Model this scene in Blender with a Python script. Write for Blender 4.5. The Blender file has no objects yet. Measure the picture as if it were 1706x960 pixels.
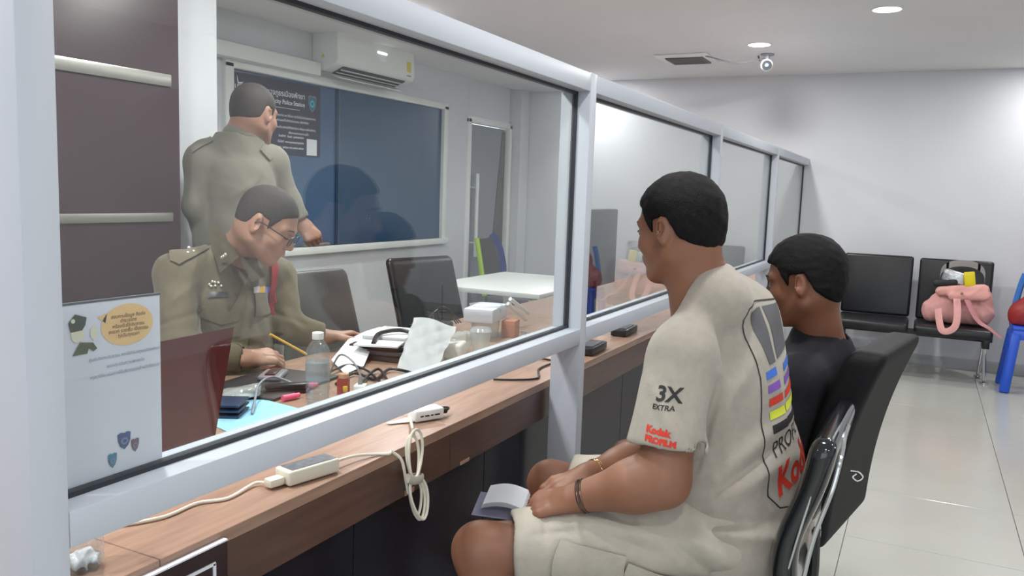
import bpy, bmesh, math, random
import numpy as np
from mathutils import Vector, Matrix
from mathutils.bvhtree import BVHTree
random.seed(7); rng = np.random.default_rng(7)
SC = bpy.context.scene; COL = SC.collection
# ------------------------------------------------------------------ camera
CM = np.array([[0.89375301, 0.44727561, 0.03391286], [0.08252702, -0.08965082, -0.99254825], [-0.4409023, 0.88989171, -0.11703801]])
CAMF = 1372.23; CAM = np.array([0, 0, 1.35])
cd = bpy.data.cameras.new('camera'); cam = bpy.data.objects.new('camera', cd); COL.objects.link(cam)
rx, ry, rz = CM[0], -CM[1], -CM[2]
cam.matrix_world = Matrix(((rx[0], ry[0], rz[0], CAM[0]), (rx[1], ry[1], rz[1], CAM[1]), (rx[2], ry[2], rz[2], CAM[2]), (0, 0, 0, 1)))
cd.sensor_width = 36; cd.lens = CAMF / 1706 * 36; cd.clip_start = 0.02
SC.camera = cam
# ------------------------------------------------------------------ world, lights, exposure
w = bpy.data.worlds.new('world'); SC.world = w; w.use_nodes = True
w.node_tree.nodes['Background'].inputs[0].default_value = (0.86, 0.93, 1, 1)
w.node_tree.nodes['Background'].inputs[1].default_value = 1.6
SC.view_settings.view_transform = 'Standard'; SC.view_settings.look = 'None'
SC.view_settings.gamma = 1; SC.view_settings.use_curve_mapping = False
SC.view_settings.exposure = 0.38
CEIL = 2.45
PUBLIC_LAMPS = [(-0.29, 5.27), (0.95, 7.3), (1.5, 5.2), (0.3, 3.3), (-0.35, 1.9), (1.7, 2.6), (0.3, 0.2), (1.9, 0.2), (0.5, -1.6)]
OFFICE_LAMPS = [(-1.16, 6.19), (-3.0, 7.25), (-2.95, 4.4), (-1.9, 2.9), (-1.75, 1.35), (-3.2, 3.6), (-1.9, 0.0)]
LAMP_W = 8.8; OFFICE_W = 22.0

# ------------------------------------------------------------------ helpers
def P(x, y, d):
    return CAM + CM.T @ np.array([(x - 853) / CAMF, (y - 480) / CAMF, 1.0]) * d
def AZ(x, y, z):
    d = CM.T @ np.array([(x - 853) / CAMF, (y - 480) / CAMF, 1.0]); return CAM + d * (z - 1.35) / d[2]
def AX(x, y, X):
    d = CM.T @ np.array([(x - 853) / CAMF, (y - 480) / CAMF, 1.0]); return CAM + d * X / d[0]
def lin(c):
    return tuple(((v / 255) / 12.92 if v / 255 <= 0.04045 else ((v / 255 + 0.055) / 1.055) ** 2.4) for v in c)
def mat(name, c, rough=0.5, metal=0.0, var=0.0, vs=20.0, bump=0.0, bs=60.0, coat=0.0, emit=0.0, spec=0.5, sheen=0.0, stretch=None, trans=0.0):
    m = bpy.data.materials.new(name); m.use_nodes = True; nt = m.node_tree; b = nt.nodes['Principled BSDF']
    c = lin(c); b.inputs['Base Color'].default_value = (*c, 1)
    b.inputs['Roughness'].default_value = rough; b.inputs['Metallic'].default_value = metal
    b.inputs['Specular IOR Level'].default_value = spec; b.inputs['Coat Weight'].default_value = coat
    b.inputs['Sheen Weight'].default_value = sheen; b.inputs['Transmission Weight'].default_value = trans
    if emit: b.inputs['Emission Color'].default_value = (*c, 1); b.inputs['Emission Strength'].default_value = emit
    tc = nt.nodes.new('ShaderNodeTexCoord'); mp = nt.nodes.new('ShaderNodeMapping')
    nt.links.new(tc.outputs['Object'], mp.inputs[0])
    if stretch: mp.inputs['Scale'].default_value = stretch
    if var:
        n = nt.nodes.new('ShaderNodeTexNoise'); n.inputs['Scale'].default_value = vs; n.inputs['Detail'].default_value = 5
        nt.links.new(mp.outputs[0], n.inputs['Vector'])
        r = nt.nodes.new('ShaderNodeValToRGB'); nt.links.new(n.outputs['Fac'], r.inputs[0])
        r.color_ramp.elements[0].position = 0.3; r.color_ramp.elements[1].position = 0.7
        r.color_ramp.elements[0].color = (*[max(0, v * (1 - var)) for v in c], 1)
        r.color_ramp.elements[1].color = (*[min(1, v * (1 + var)) for v in c], 1)
        nt.links.new(r.outputs[0], b.inputs['Base Color'])
    if bump:
        n2 = nt.nodes.new('ShaderNodeTexNoise'); n2.inputs['Scale'].default_value = bs; n2.inputs['Detail'].default_value = 4
        nt.links.new(mp.outputs[0], n2.inputs['Vector'])
        bp = nt.nodes.new('ShaderNodeBump'); bp.inputs['Strength'].default_value = bump; bp.inputs['Distance'].default_value = 0.004
        nt.links.new(n2.outputs['Fac'], bp.inputs['Height']); nt.links.new(bp.outputs[0], b.inputs['Normal'])
    return m
def clear(name, tint=(1, 1, 1), f0=0.04, rough=0.0, milk=0.0, milkc=(0.8, 0.8, 0.8)):
    """thin clear sheet: see-through with an angle-dependent mirror, same from both faces"""
    m = bpy.data.materials.new(name); m.use_nodes = True; nt = m.node_tree; N = nt.nodes; L = nt.links
    N.remove(N['Principled BSDF']); out = N['Material Output']
    g = N.new('ShaderNodeNewGeometry'); dp = N.new('ShaderNodeVectorMath'); dp.operation = 'DOT_PRODUCT'
    L.new(g.outputs['Incoming'], dp.inputs[0]); L.new(g.outputs['Normal'], dp.inputs[1])
    def mth(op, a, b=None):
        n = N.new('ShaderNodeMath'); n.operation = op
        for i, v in enumerate((a, b)):
            if v is None: continue
            if isinstance(v, (int, float)): n.inputs[i].default_value = v
            else: L.new(v, n.inputs[i])
        return n.outputs[0]
    ab = mth('ABSOLUTE', dp.outputs['Value']); om = mth('SUBTRACT', 1.0, ab); p5 = mth('POWER', om, 5.0)
    fr = mth('ADD', mth('MULTIPLY', p5, 1 - f0), f0)
    tr = N.new('ShaderNodeBsdfTransparent'); tr.inputs[0].default_value = (*tint, 1)
    gl = N.new('ShaderNodeBsdfGlossy'); gl.inputs['Roughness'].default_value = rough
    base = tr.outputs[0]
    if milk:
        df = N.new('ShaderNodeBsdfDiffuse'); df.inputs[0].default_value = (*milkc, 1)
        mm = N.new('ShaderNodeMixShader'); mm.inputs[0].default_value = milk; L.new(base, mm.inputs[1]); L.new(df.outputs[0], mm.inputs[2]); base = mm.outputs[0]
    mx = N.new('ShaderNodeMixShader'); L.new(fr, mx.inputs[0]); L.new(base, mx.inputs[1]); L.new(gl.outputs[0], mx.inputs[2])
    L.new(mx.outputs[0], out.inputs[0]); return m

class MB:
    def __init__(s): s.bm = bmesh.new()
    def _add(s, t, M):
        bmesh.ops.transform(t, matrix=M, verts=t.verts); me = bpy.data.meshes.new('t'); t.to_mesh(me); t.free(); s.bm.from_mesh(me); bpy.data.meshes.remove(me); return s
    def box(s, c, d, rz=0.0, bev=0.0, seg=2, R=None, taper=None):
        t = bmesh.new(); bmesh.ops.create_cube(t, size=1)
        for v in t.verts:
            if taper and v.co.z > 0: v.co.x *= taper[0]; v.co.y *= taper[1]
            v.co = Vector((v.co.x * d[0], v.co.y * d[1], v.co.z * d[2]))
        if bev: bmesh.ops.bevel(t, geom=t.edges[:], offset=bev, segments=seg, profile=0.5, affect='EDGES')
        M = Matrix.Translation(c) @ (R if R else Matrix.Rotation(rz, 4, 'Z')); return s._add(t, M)
    def cyl(s, a, b, r, r2=None, n=20, caps=True):
        a, b = Vector(a), Vector(b); t = bmesh.new(); L = (b - a).length
        bmesh.ops.create_cone(t, cap_ends=caps, segments=n, radius1=r, radius2=r if r2 is None else r2, depth=L)
        q = Vector((0, 0, 1)).rotation_difference((b - a).normalized()).to_matrix().to_4x4()
        return s._add(t, Matrix.Translation((a + b) / 2) @ q)
    def ball(s, c, r, n=12, sc=(1, 1, 1)):
        t = bmesh.new(); bmesh.ops.create_uvsphere(t, u_segments=n * 2, v_segments=n, radius=r)
        return s._add(t, Matrix.Translation(c) @ Matrix.Diagonal((*sc, 1)))
    def tube(s, pts, r, n=8, sub=6, closed=False, flat=None):
        """smooth cable through points (Catmull-Rom)"""
        pts = [Vector(p) for p in pts]; K = len(pts); path = []
        if sub > 1:
            for i in range(K if closed else K - 1):
                p0 = pts[i - 1] if (closed or i > 0) else pts[0]; p1 = pts[i]; p2 = pts[(i + 1) % K]; p3 = pts[(i + 2) % K] if (closed or i + 2 < K) else pts[-1]
                for j in range(sub):
                    t = j / sub
                    path.append(0.5 * ((2 * p1) + (-p0 + p2) * t + (2 * p0 - 5 * p1 + 4 * p2 - p3) * t * t + (-p0 + 3 * p1 - 3 * p2 + p3) * t ** 3))
            if not closed: path.append(pts[-1])
        else: path = pts
        up = Vector((0, 0, 1)); rings = []; m = len(path)
        for i, p in enumerate(path):
            d = (path[(i + 1) % m if closed else min(i + 1, m - 1)] - path[i - 1 if closed else max(i - 1, 0)])
            if d.length < 1e-9: d = Vector((1, 0, 0))
            d.normalize(); sd = up - d * up.dot(d)
            if sd.length < 0.05: sd = Vector((1, 0, 0)) - d * d.x
            sd.normalize(); up = sd; e = d.cross(sd)
            rr = r(i / (m - 1)) if callable(r) else r
            fx, fy = flat if flat else (1, 1)
            rings.append([s.bm.verts.new(p + (sd * math.cos(a) * fx + e * math.sin(a) * fy) * rr) for a in [2 * math.pi * k / n for k in range(n)]])
        for i in range(m if closed else m - 1):
            A, B = rings[i], rings[(i + 1) % m]
            for k in range(n): s.bm.faces.new((A[k], A[(k + 1) % n], B[(k + 1) % n], B[k]))
        if not closed: s.bm.faces.new(rings[0][::-1]); s.bm.faces.new(rings[-1])
        return s
    def lathe(s, prof, c=(0, 0, 0), n=28, M=None, cap=True):
        rings = []
        for r, z in prof:
            rings.append([s.bm.verts.new((r * math.cos(2 * math.pi * k / n), r * math.sin(2 * math.pi * k / n), z)) for k in range(n)])
        fs = []
        for A, B in zip(rings, rings[1:]):
            for k in range(n): fs.append(s.bm.faces.new((A[k], A[(k + 1) % n], B[(k + 1) % n], B[k])))
        if cap and prof[0][0] > 1e-6: s.bm.faces.new(rings[0][::-1])
        if cap and prof[-1][0] > 1e-6: s.bm.faces.new(rings[-1])
        T = Matrix.Translation(c) @ (M if M else Matrix.Identity(4))
        for R in rings:
            for v in R: v.co = T @ v.co
        bmesh.ops.remove_doubles(s.bm, verts=[v for R in rings for v in R], dist=1e-6); return s
    def prism(s, poly, h, M=None, bev=0.0):
        """poly in local xy, extruded along z by h"""
        t = bmesh.new(); vs = [t.verts.new((p[0], p[1], 0)) for p in poly]; f = t.faces.new(vs)
        r = bmesh.ops.extrude_face_region(t, geom=[f]); bmesh.ops.translate(t, vec=(0, 0, h), verts=[v for v in r['geom'] if isinstance(v, bmesh.types.BMVert)])
        bmesh.ops.recalc_face_normals(t, faces=t.faces)
        if bev: bmesh.ops.bevel(t, geom=t.edges[:], offset=bev, segments=1, affect='EDGES')
        return s._add(t, M if M else Matrix.Identity(4))
    def grid(s, f, nu, nv, thick=0.0):
        """sheet from a function f(u,v)->point, optionally given thickness"""
        V = [[Vector(f(i / nu, j / nv)) for j in range(nv + 1)] for i in range(nu + 1)]
        A = [[s.bm.verts.new(p) for p in r] for r in V]
        fs = [s.bm.faces.new((A[i][j], A[i + 1][j], A[i + 1][j + 1], A[i][j + 1])) for i in range(nu) for j in range(nv)]
        if thick: bmesh.ops.solidify(s.bm, geom=fs, thickness=thick)
        return s
    def mesh(s, name, off=(0, 0, 0), smooth=True, ang=0.6):
        bmesh.ops.translate(s.bm, vec=(-off[0], -off[1], -off[2]), verts=s.bm.verts)
        bmesh.ops.recalc_face_normals(s.bm, faces=s.bm.faces)
        me = bpy.data.meshes.new(name); s.bm.to_mesh(me); s.bm.free()
        if smooth: me.shade_smooth(); me.set_sharp_from_angle(angle=ang)
        return me
def tag(o, label=None, cat=None, group=None, kind=None):
    for k, v in (('label', label), ('category', cat), ('group', group), ('kind', kind)):
        if v: o[k] = v
    return o
def link(name, me, m=None, parent=None):
    o = bpy.data.objects.new(name, me); COL.objects.link(o)
    if m and me and not me.materials: me.materials.append(m)
    if parent: o.parent = parent
    return o
def thing(name, label, cat, loc=(0, 0, 0), rz=0.0, group=None):
    o = bpy.data.objects.new(name, None); COL.objects.link(o); o.location = loc; o.rotation_euler = (0, 0, rz); o.empty_display_size = 0.05
    return tag(o, label, cat, group)
def wloc(o):
    v = Vector((0, 0, 0))
    while o: v += o.location; o = o.parent
    return v
def part(name, mb, m, parent, world=False, **k):
    """world=True: the vertices are world coordinates (the parent is not rotated)"""
    return link(name, mb.mesh(name, wloc(parent) if world else (0, 0, 0), **k), m, parent)
def solo(name, mb, m, label, cat, loc=(0, 0, 0), rz=0.0, group=None, world=True, **k):
    o = link(name, mb.mesh(name, loc if world else (0, 0, 0), **k), m); o.location = loc; o.rotation_euler = (0, 0, rz)
    return tag(o, label, cat, group)
def struct(name, mb, m, parent=None, world=True, **k):
    o = link(name, mb.mesh(name, **k), m, parent)
    if not parent: o['kind'] = 'structure'
    return o
def copy_tree(o, parent=None):
    c = o.copy(); COL.objects.link(c)
    if parent: c.parent = parent
    for ch in list(o.children): copy_tree(ch, c)
    return c
def text2d(s, size=0.1, align='LEFT', bold=0.0, sub=0.0):
    cu = bpy.data.curves.new('txt', 'FONT'); cu.body = s; cu.size = size; cu.align_x = align; cu.offset = bold; cu.resolution_u = 3
    o = bpy.data.objects.new('txt', cu); COL.objects.link(o); dg = bpy.context.evaluated_depsgraph_get()
    me = bpy.data.meshes.new_from_object(o.evaluated_get(dg)); bpy.data.objects.remove(o); bpy.data.curves.remove(cu)
    b = bmesh.new(); b.from_mesh(me); bpy.data.meshes.remove(me)
    bmesh.ops.triangulate(b, faces=b.faces)
    if sub:
        for _ in range(4):
            E = [e for e in b.edges if e.calc_length() > sub]
            if not E: break
            bmesh.ops.subdivide_edges(b, edges=E, cuts=1); bmesh.ops.triangulate(b, faces=b.faces)
    V = [(v.co.x, v.co.y) for v in b.verts]; b.verts.index_update(); F = [tuple(v.index for v in f.verts) for f in b.faces]; b.free(); return V, F
def poly2d(poly, sub=0.012):
    b = bmesh.new(); b.faces.new([b.verts.new((p[0], p[1], 0)) for p in poly]); bmesh.ops.triangulate(b, faces=b.faces)
    for _ in range(6):
        E = [e for e in b.edges if e.calc_length() > sub]
        if not E: break
        bmesh.ops.subdivide_edges(b, edges=E, cuts=1); bmesh.ops.triangulate(b, faces=b.faces)
    b.verts.index_update(); V = [(v.co.x, v.co.y) for v in b.verts]; F = [tuple(v.index for v in f.verts) for f in b.faces]; b.free(); return V, F
def rect2d(x0, y0, x1, y1, sub=0.012): return poly2d([(x0, y0), (x1, y0), (x1, y1), (x0, y1)], sub)
def ell2d(cx, cy, a, b, n=28, sub=9): return poly2d([(cx + a * math.cos(2 * math.pi * k / n), cy + b * math.sin(2 * math.pi * k / n)) for k in range(n)], sub)
def line2d(pts, w, closed=False):
    V, F = [], []; K = len(pts); rng_ = range(K if closed else K - 1)
    for i in rng_:
        a = Vector(pts[i]); b = Vector(pts[(i + 1) % K]); n = max(1, int((b - a).length / 0.012)); d = (b - a).normalized(); e = Vector((-d.y, d.x)) * w / 2
        for j in range(n):
            p = a.lerp(b, j / n) - d * w * 0.2; q = a.lerp(b, (j + 1) / n) + d * w * 0.2; k = len(V); V += [tuple(p + e), tuple(p - e), tuple(q - e), tuple(q + e)]; F.append((k, k + 1, k + 2, k + 3))
    return V, F
def flat(name, vf, O, U, Vv, m, parent, lift=0.0005):
    """flat print at O in the plane (U,Vv), world coordinates"""
    O, U, Vv = Vector(O), Vector(U).normalized(), Vector(Vv).normalized(); n = U.cross(Vv) * lift; off = wloc(parent)
    me = bpy.data.meshes.new(name); me.from_pydata([tuple(O + U * x + Vv * y + n - off) for x, y in vf[0]], [], vf[1]); return link(name, me, m, parent)
def decal(name, vf, O, U, Vv, bvh, m, parent, lift=0.0015, thick=0.0, D=None, reach=1.0):
    """print wrapped onto a surface: drop every point of a flat drawing along -normal on the surface"""
    O, U, Vv = Vector(O), Vector(U).normalized(), Vector(Vv).normalized(); d = -(U.cross(Vv)).normalized() if D is None else Vector(D).normalized(); off = wloc(parent)
    P3, ok = [], []
    for x, y in vf[0]:
        h = bvh.ray_cast(O + U * x + Vv * y - d * 0.4, d, reach)
        if h[0] is None: P3.append((0, 0, 0)); ok.append(False)
        else: P3.append(tuple(h[0] - (h[1] if h[1].dot(d) > 0 else -h[1]) * lift - off)); ok.append(True)
    F = [f for f in vf[1] if all(ok[i] for i in f) and max((Vector(P3[f[i]]) - Vector(P3[f[i - 1]])).length for i in range(len(f))) < 0.06]
    b = bmesh.new(); vs = [b.verts.new(p) for p in P3]
    for f in F:
        try: b.faces.new([vs[i] for i in f])
        except ValueError: pass
    bmesh.ops.delete(b, geom=[v for v in b.verts if not v.link_faces], context='VERTS')
    if thick:
        n0 = sum((f.normal for f in b.faces), Vector()); b.normal_update()
        n0 = sum((f.normal for f in b.faces), Vector())
        if n0.dot(d) > 0: bmesh.ops.reverse_faces(b, faces=b.faces)
        bmesh.ops.solidify(b, geom=b.faces[:], thickness=-thick)
    me = bpy.data.meshes.new(name); b.to_mesh(me); b.free(); me.shade_smooth(); me.set_sharp_from_angle(angle=0.7); return link(name, me, m, parent)

# ------------------------------------------------------------------ implicit surfaces (bodies, clothes, bags): smooth unions of tapered limbs, meshed as one skin
V3 = lambda p: np.array(p, float)
def nrm(v): v = V3(v); return v / np.linalg.norm(v)
class Pm:
    def __init__(s, fn, lo, hi, k, op): s.fn, s.lo, s.hi, s.k, s.op = fn, V3(lo), V3(hi), k, op
def rc(a, b, ra, rb, k=0.02, op='u', n=None, s=1.0):
    """tapered limb from a to b; n,s: flattened along n by the factor s"""
    a, b = V3(a), V3(b); R = max(ra, rb); ab = b - a; nn = nrm(n) if n is not None else None
    if nn is not None:
        abn = ab @ nn; ab2 = ab + nn * abn * (1 / s - 1)
    else: ab2 = ab
    L2 = max(ab2 @ ab2, 1e-12)
    def fn(X, Y, Z):
        x, y, z = X - a[0], Y - a[1], Z - a[2]
        if nn is not None:
            t = (x * nn[0] + y * nn[1] + z * nn[2]) * (1 / s - 1); x = x + nn[0] * t; y = y + nn[1] * t; z = z + nn[2] * t
        t = np.clip((x * ab2[0] + y * ab2[1] + z * ab2[2]) / L2, 0, 1)
        d = np.sqrt((x - ab2[0] * t) ** 2 + (y - ab2[1] * t) ** 2 + (z - ab2[2] * t) ** 2) - (ra + (rb - ra) * t)
        return d * (0.5 + 0.5 * s) if nn is not None else d
    return Pm(fn, np.minimum(a, b) - R, np.maximum(a, b) + R, k, op)
def el(c, r, k=0.02, op='u', R=None):
    c, r = V3(c), V3(r); R = np.eye(3) if R is None else R; m = max(r)   # columns of R = axes
    def fn(X, Y, Z):
        x, y, z = X - c[0], Y - c[1], Z - c[2]; q = [x * R[0, i] + y * R[1, i] + z * R[2, i] for i in range(3)]
        k0 = np.sqrt((q[0] / r[0]) ** 2 + (q[1] / r[1]) ** 2 + (q[2] / r[2]) ** 2); k1 = np.sqrt((q[0] / r[0] ** 2) ** 2 + (q[1] / r[1] ** 2) ** 2 + (q[2] / r[2] ** 2) ** 2)
        return k0 * (k0 - 1) / np.maximum(k1, 1e-6)
    return Pm(fn, c - m, c + m, k, op)
def cut(c, n, k=0.004):
    c, n = V3(c), nrm(n)
    return Pm(lambda X, Y, Z: (X - c[0]) * n[0] + (Y - c[1]) * n[1] + (Z - c[2]) * n[2], c - 99, c + 99, k, 'i')
def combine(F, d, k, op):
    if op == 'u': h = np.maximum(k - np.abs(F - d), 0) / k; return np.minimum(F, d) - h * h * k * 0.25
    if op == 's': d = -d
    h = np.maximum(k - np.abs(F - d), 0) / k; return np.maximum(F, d) + h * h * k * 0.25
def grp(L, k=0.02, op='u'):
    U = [p for p in L if p.op == 'u']
    lo = np.min([p.lo for p in U], 0); hi = np.max([p.hi for p in U], 0)
    def fn(X, Y, Z):
        F = np.full(np.broadcast(X, Y, Z).shape, 1.0, np.float32)
        for p in L: F = combine(F, p.fn(X, Y, Z), p.k, p.op)
        return F
    return Pm(fn, lo, hi, k, op)
def surface(name, prims, h=0.005, noise=None, relax=1):
    U = [p for p in prims if p.op == 'u']
    lo = np.min([p.lo for p in U], 0) - 4 * h; hi = np.max([p.hi for p in U], 0) + 4 * h
    n = np.ceil((hi - lo) / h).astype(int) + 1
    ax = [(lo[i] + h * np.arange(n[i])).astype(np.float32) for i in range(3)]
    F = np.full(n, 1.0, np.float32)
    for p in prims:
        pad = p.k + 4 * h
        i0 = np.clip(np.floor((p.lo - pad - lo) / h).astype(int), 0, n); i1 = np.clip(np.ceil((p.hi + pad - lo) / h).astype(int) + 1, 0, n)
        if (i1 <= i0).any(): continue
        sl = tuple(slice(a, b) for a, b in zip(i0, i1))
        X = ax[0][sl[0]][:, None, None]; Y = ax[1][sl[1]][None, :, None]; Z = ax[2][sl[2]][None, None, :]
        F[sl] = combine(F[sl], p.fn(X, Y, Z), p.k, p.op)
    if noise is not None:
        I = np.nonzero(np.abs(F) < 0.02 + h); F[I] += noise(ax[0][I[0]], ax[1][I[1]], ax[2][I[2]]).astype(np.float32)
    S = F < 0
    cnt = np.zeros([k - 1 for k in n], np.int8)
    C8 = [(a, b, c) for a in (0, 1) for b in (0, 1) for c in (0, 1)]
    for a, b, c in C8: cnt += S[a:n[0] - 1 + a, b:n[1] - 1 + b, c:n[2] - 1 + c]
    I = np.array(np.nonzero((cnt > 0) & (cnt < 8)))
    vals = {c: F[I[0] + c[0], I[1] + c[1], I[2] + c[2]] for c in C8}
    acc = np.zeros((3, I.shape[1])); w_ = np.zeros(I.shape[1])
    for c in C8:
        for axn in range(3):
            if c[axn] == 1: continue
            e = list(c); e[axn] = 1; e = tuple(e); a, b = vals[c], vals[e]; m = (a < 0) != (b < 0); t = np.where(m, a / np.where(m, a - b, 1), 0)
            for j in range(3): acc[j] += np.where(m, c[j] + (t if j == axn else 0), 0)
            w_ += m
    V = (lo[:, None] + h * (I + acc / w_)).T
    ids = np.full(cnt.shape, -1, np.int32); ids[I[0], I[1], I[2]] = np.arange(I.shape[1])
    Q = []
    for axn in range(3):
        o1, o2 = [j for j in range(3) if j != axn]
        sa = [slice(None)] * 3; sb = [slice(None)] * 3; sa[axn] = slice(0, -1); sb[axn] = slice(1, None)
        A, B = S[tuple(sa)], S[tuple(sb)]; J = np.array(np.nonzero(A != B))
        ok = (J[o1] > 0) & (J[o2] > 0) & (J[o1] < n[o1] - 1) & (J[o2] < n[o2] - 1); J = J[:, ok]
        fl = A[J[0], J[1], J[2]]
        def g(d1, d2):
            K = J.copy(); K[o1] -= d1; K[o2] -= d2; return ids[K[0], K[1], K[2]]
        q = np.stack([g(1, 1), g(0, 1), g(0, 0), g(1, 0)], 1)
        if axn == 1: fl = ~fl
        q[~fl] = q[~fl][:, ::-1]; Q.append(q)
    Q = np.concatenate(Q); Q = Q[(Q >= 0).all(1)]
    for _ in range(relax):
        s_ = np.zeros_like(V); c_ = np.zeros(len(V))
        for i in range(4):
            a, b = Q[:, i], Q[:, (i + 1) % 4]
            for j in range(3): s_[:, j] += np.bincount(a, V[b, j], len(V)) + np.bincount(b, V[a, j], len(V))
            c_ += np.bincount(a, minlength=len(V)) + np.bincount(b, minlength=len(V))
        V = V * 0.5 + 0.5 * s_ / np.maximum(c_, 1)[:, None]
    return V, Q
def smesh(name, VQ, off):
    V, Q = VQ
    if np.einsum('ij,ij->i', V[Q[:, 0]], np.cross(V[Q[:, 1]], V[Q[:, 2]])).sum() < 0: Q = Q[:, ::-1]
    me = bpy.data.meshes.new(name); V = V - V3(off)[None]
    me.vertices.add(len(V)); me.vertices.foreach_set('co', V.astype(np.float32).ravel())
    me.loops.add(len(Q) * 4); me.loops.foreach_set('vertex_index', Q.astype(np.int32).ravel())
    me.polygons.add(len(Q)); me.polygons.foreach_set('loop_start', np.arange(0, len(Q) * 4, 4, dtype=np.int32)); me.polygons.foreach_set('loop_total', np.full(len(Q), 4, np.int32))
    me.update(calc_edges=True); me.validate(); me.shade_smooth(); return me
def sobj(name, prims, m, parent, h=0.005, noise=None, relax=1, bvh=False):
    VQ = surface(name, prims, h, noise, relax); o = link(name, smesh(name, VQ, wloc(parent) if parent else (0, 0, 0)), m, parent)
    if bvh: return o, BVHTree.FromPolygons(VQ[0].tolist(), VQ[1].tolist())
    return o
def wrinkle(seed, amp=0.003, sc=30.0, n=7, dirs=None):
    r = np.random.default_rng(seed); D = r.normal(size=(n, 3)) * sc * np.linspace(0.4, 1.3, n)[:, None] / 1.7; ph = r.uniform(0, 6.28, (n, 4)); W = r.normal(size=(n, 3)) * sc * 0.25
    def f(X, Y, Z):
        s = 0
        for i in range(n):
            wv = 1.3 * np.sin(W[i, 0] * X + W[i, 1] * Y + W[i, 2] * Z + ph[i, 1])
            s = s + (1 - np.abs(np.sin(D[i, 0] * X + D[i, 1] * Y + D[i, 2] * Z + ph[i, 0] + wv)) * 2)
        return -s * amp / n * 2
    return f

def folds(L, base=None):
    """cloth folds: ridges (+) and creases (-) along lines on the near side of a garment; each line is two points with a width and a height"""
    S_ = [(V3(a), V3(b), wd, am) for a, b, wd, am in L]
    def f(X, Y, Z):
        s = base(X, Y, Z) if base else np.zeros_like(X)
        for a, b, wd, am in S_:
            n = nrm((a + b) / 2 - CAM); ab = b - a; abp = ab - n * (ab @ n); L2 = abp @ abp
            x, y, z = X - a[0], Y - a[1], Z - a[2]; dn = x * n[0] + y * n[1] + z * n[2]
            x, y, z = x - n[0] * dn, y - n[1] * dn, z - n[2] * dn
            t = np.clip((x * abp[0] + y * abp[1] + z * abp[2]) / L2, 0, 1)
            d = np.sqrt((x - abp[0] * t) ** 2 + (y - abp[1] * t) ** 2 + (z - abp[2] * t) ** 2)
            s = s - am * np.exp(-(d / wd) ** 2) * (np.abs(dn) < .14) * (0.35 + 0.65 * np.sin(np.pi * np.clip(t, .05, .95)))
        return s
    return f
def pf(L): return [(P(*a), P(*b), wd, am) for a, b, wd, am in L]

def pad(c, f, w, z0, z1, prof, th, r=.035, bulge=.0):
    """upholstered pad: upright slab facing f whose centre line is moved back by prof(height fraction)"""
    f = nrm(f); l = np.array([-f[1], f[0], 0]); c = V3(c); h = (z1 - z0) / 2
    mx = w / 2 + .3; lo = np.array([c[0] - mx, c[1] - mx, z0]); hi = np.array([c[0] + mx, c[1] + mx, z1])
    def fn(X, Y, Z):
        v = np.clip((Z - z0) / (z1 - z0), 0, 1); x = (X - c[0]) * f[0] + (Y - c[1]) * f[1] + prof(v); y = (X - c[0]) * l[0] + (Y - c[1]) * l[1]; z = Z - (z0 + z1) / 2
        x = x - bulge * (y / (w / 2)) ** 2
        qx, qy, qz = np.abs(x) - th / 2 + r * .6, np.abs(y) - w / 2 + r, np.abs(z) - h + r
        qx = np.maximum(qx, 0) * (r / (r * .6)); qy = np.maximum(qy, 0); qz = np.maximum(qz, 0)
        return (np.sqrt(qx ** 2 + qy ** 2 + qz ** 2) - r) * .6
    return Pm(fn, lo, hi, .01, 'u')
# ------------------------------------------------------------------ materials
M_WALL = mat('wall_paint', (212, 214, 219), 0.55, var=0.02, vs=3, bump=0.05, bs=120)
M_CEIL = mat('ceiling_paint', (232, 231, 232), 0.7, var=0.015, vs=2)
M_TILE = mat('floor_tile', (180, 180, 173), 0.18, var=0.03, vs=2.5, spec=0.6)
M_GROUT = mat('grout', (182, 182, 176), 0.8)
M_ALU = mat('white_aluminium', (188, 194, 204), 0.42, var=0.015, vs=6)
M_GASKET = mat('rubber_gasket', (38, 42, 50), 0.5)
M_GLASS = clear('pane_glass', (0.95, 0.975, 0.965), f0=0.09)
M_WOOD = mat('laminate_top', (160, 130, 112), 0.32, var=0.16, vs=9, stretch=(7, 0.7, 7))
M_WOODD = mat('laminate_apron', (88, 64, 56), 0.3, var=0.16, vs=9, stretch=(7, 0.7, 7))
M_PANEL = mat('dark_gloss_panel', (27, 27, 36), 0.22, var=0.1, vs=4, spec=0.25)
M_BROWN = mat('brown_cladding', (60, 44, 51), 0.36, var=0.06, vs=3, spec=0.3)
M_STEEL = mat('brushed_steel', (180, 178, 172), 0.3, metal=0.8)
M_CHROME = mat('chrome', (215, 215, 215), 0.12, metal=1)
M_PLW = mat('white_plastic', (232, 234, 232), 0.35)
M_PLC = mat('cream_plastic', (226, 222, 206), 0.4)
M_BLK = mat('black_plastic', (26, 27, 30), 0.35)
M_LEA = mat('black_leather', (22, 23, 27), 0.34, var=0.15, vs=30, bump=0.12, bs=220)
M_BLUEWIN = mat('blue_film_pane', (66, 96, 132), 0.22, var=0.05, vs=2, spec=0.5)
M_NAVY = mat('poster_navy', (38, 40, 66), 0.45)
M_WHITE = mat('white_ink', (225, 228, 235), 0.6)
M_INK = mat('dark_ink', (35, 35, 42), 0.6)
M_PAPER = mat('paper', (232, 234, 238), 0.7, bump=0.1, bs=30)
M_LAMP = mat('lamp_diffuser', (255, 255, 252), 0.5, emit=9)
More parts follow.
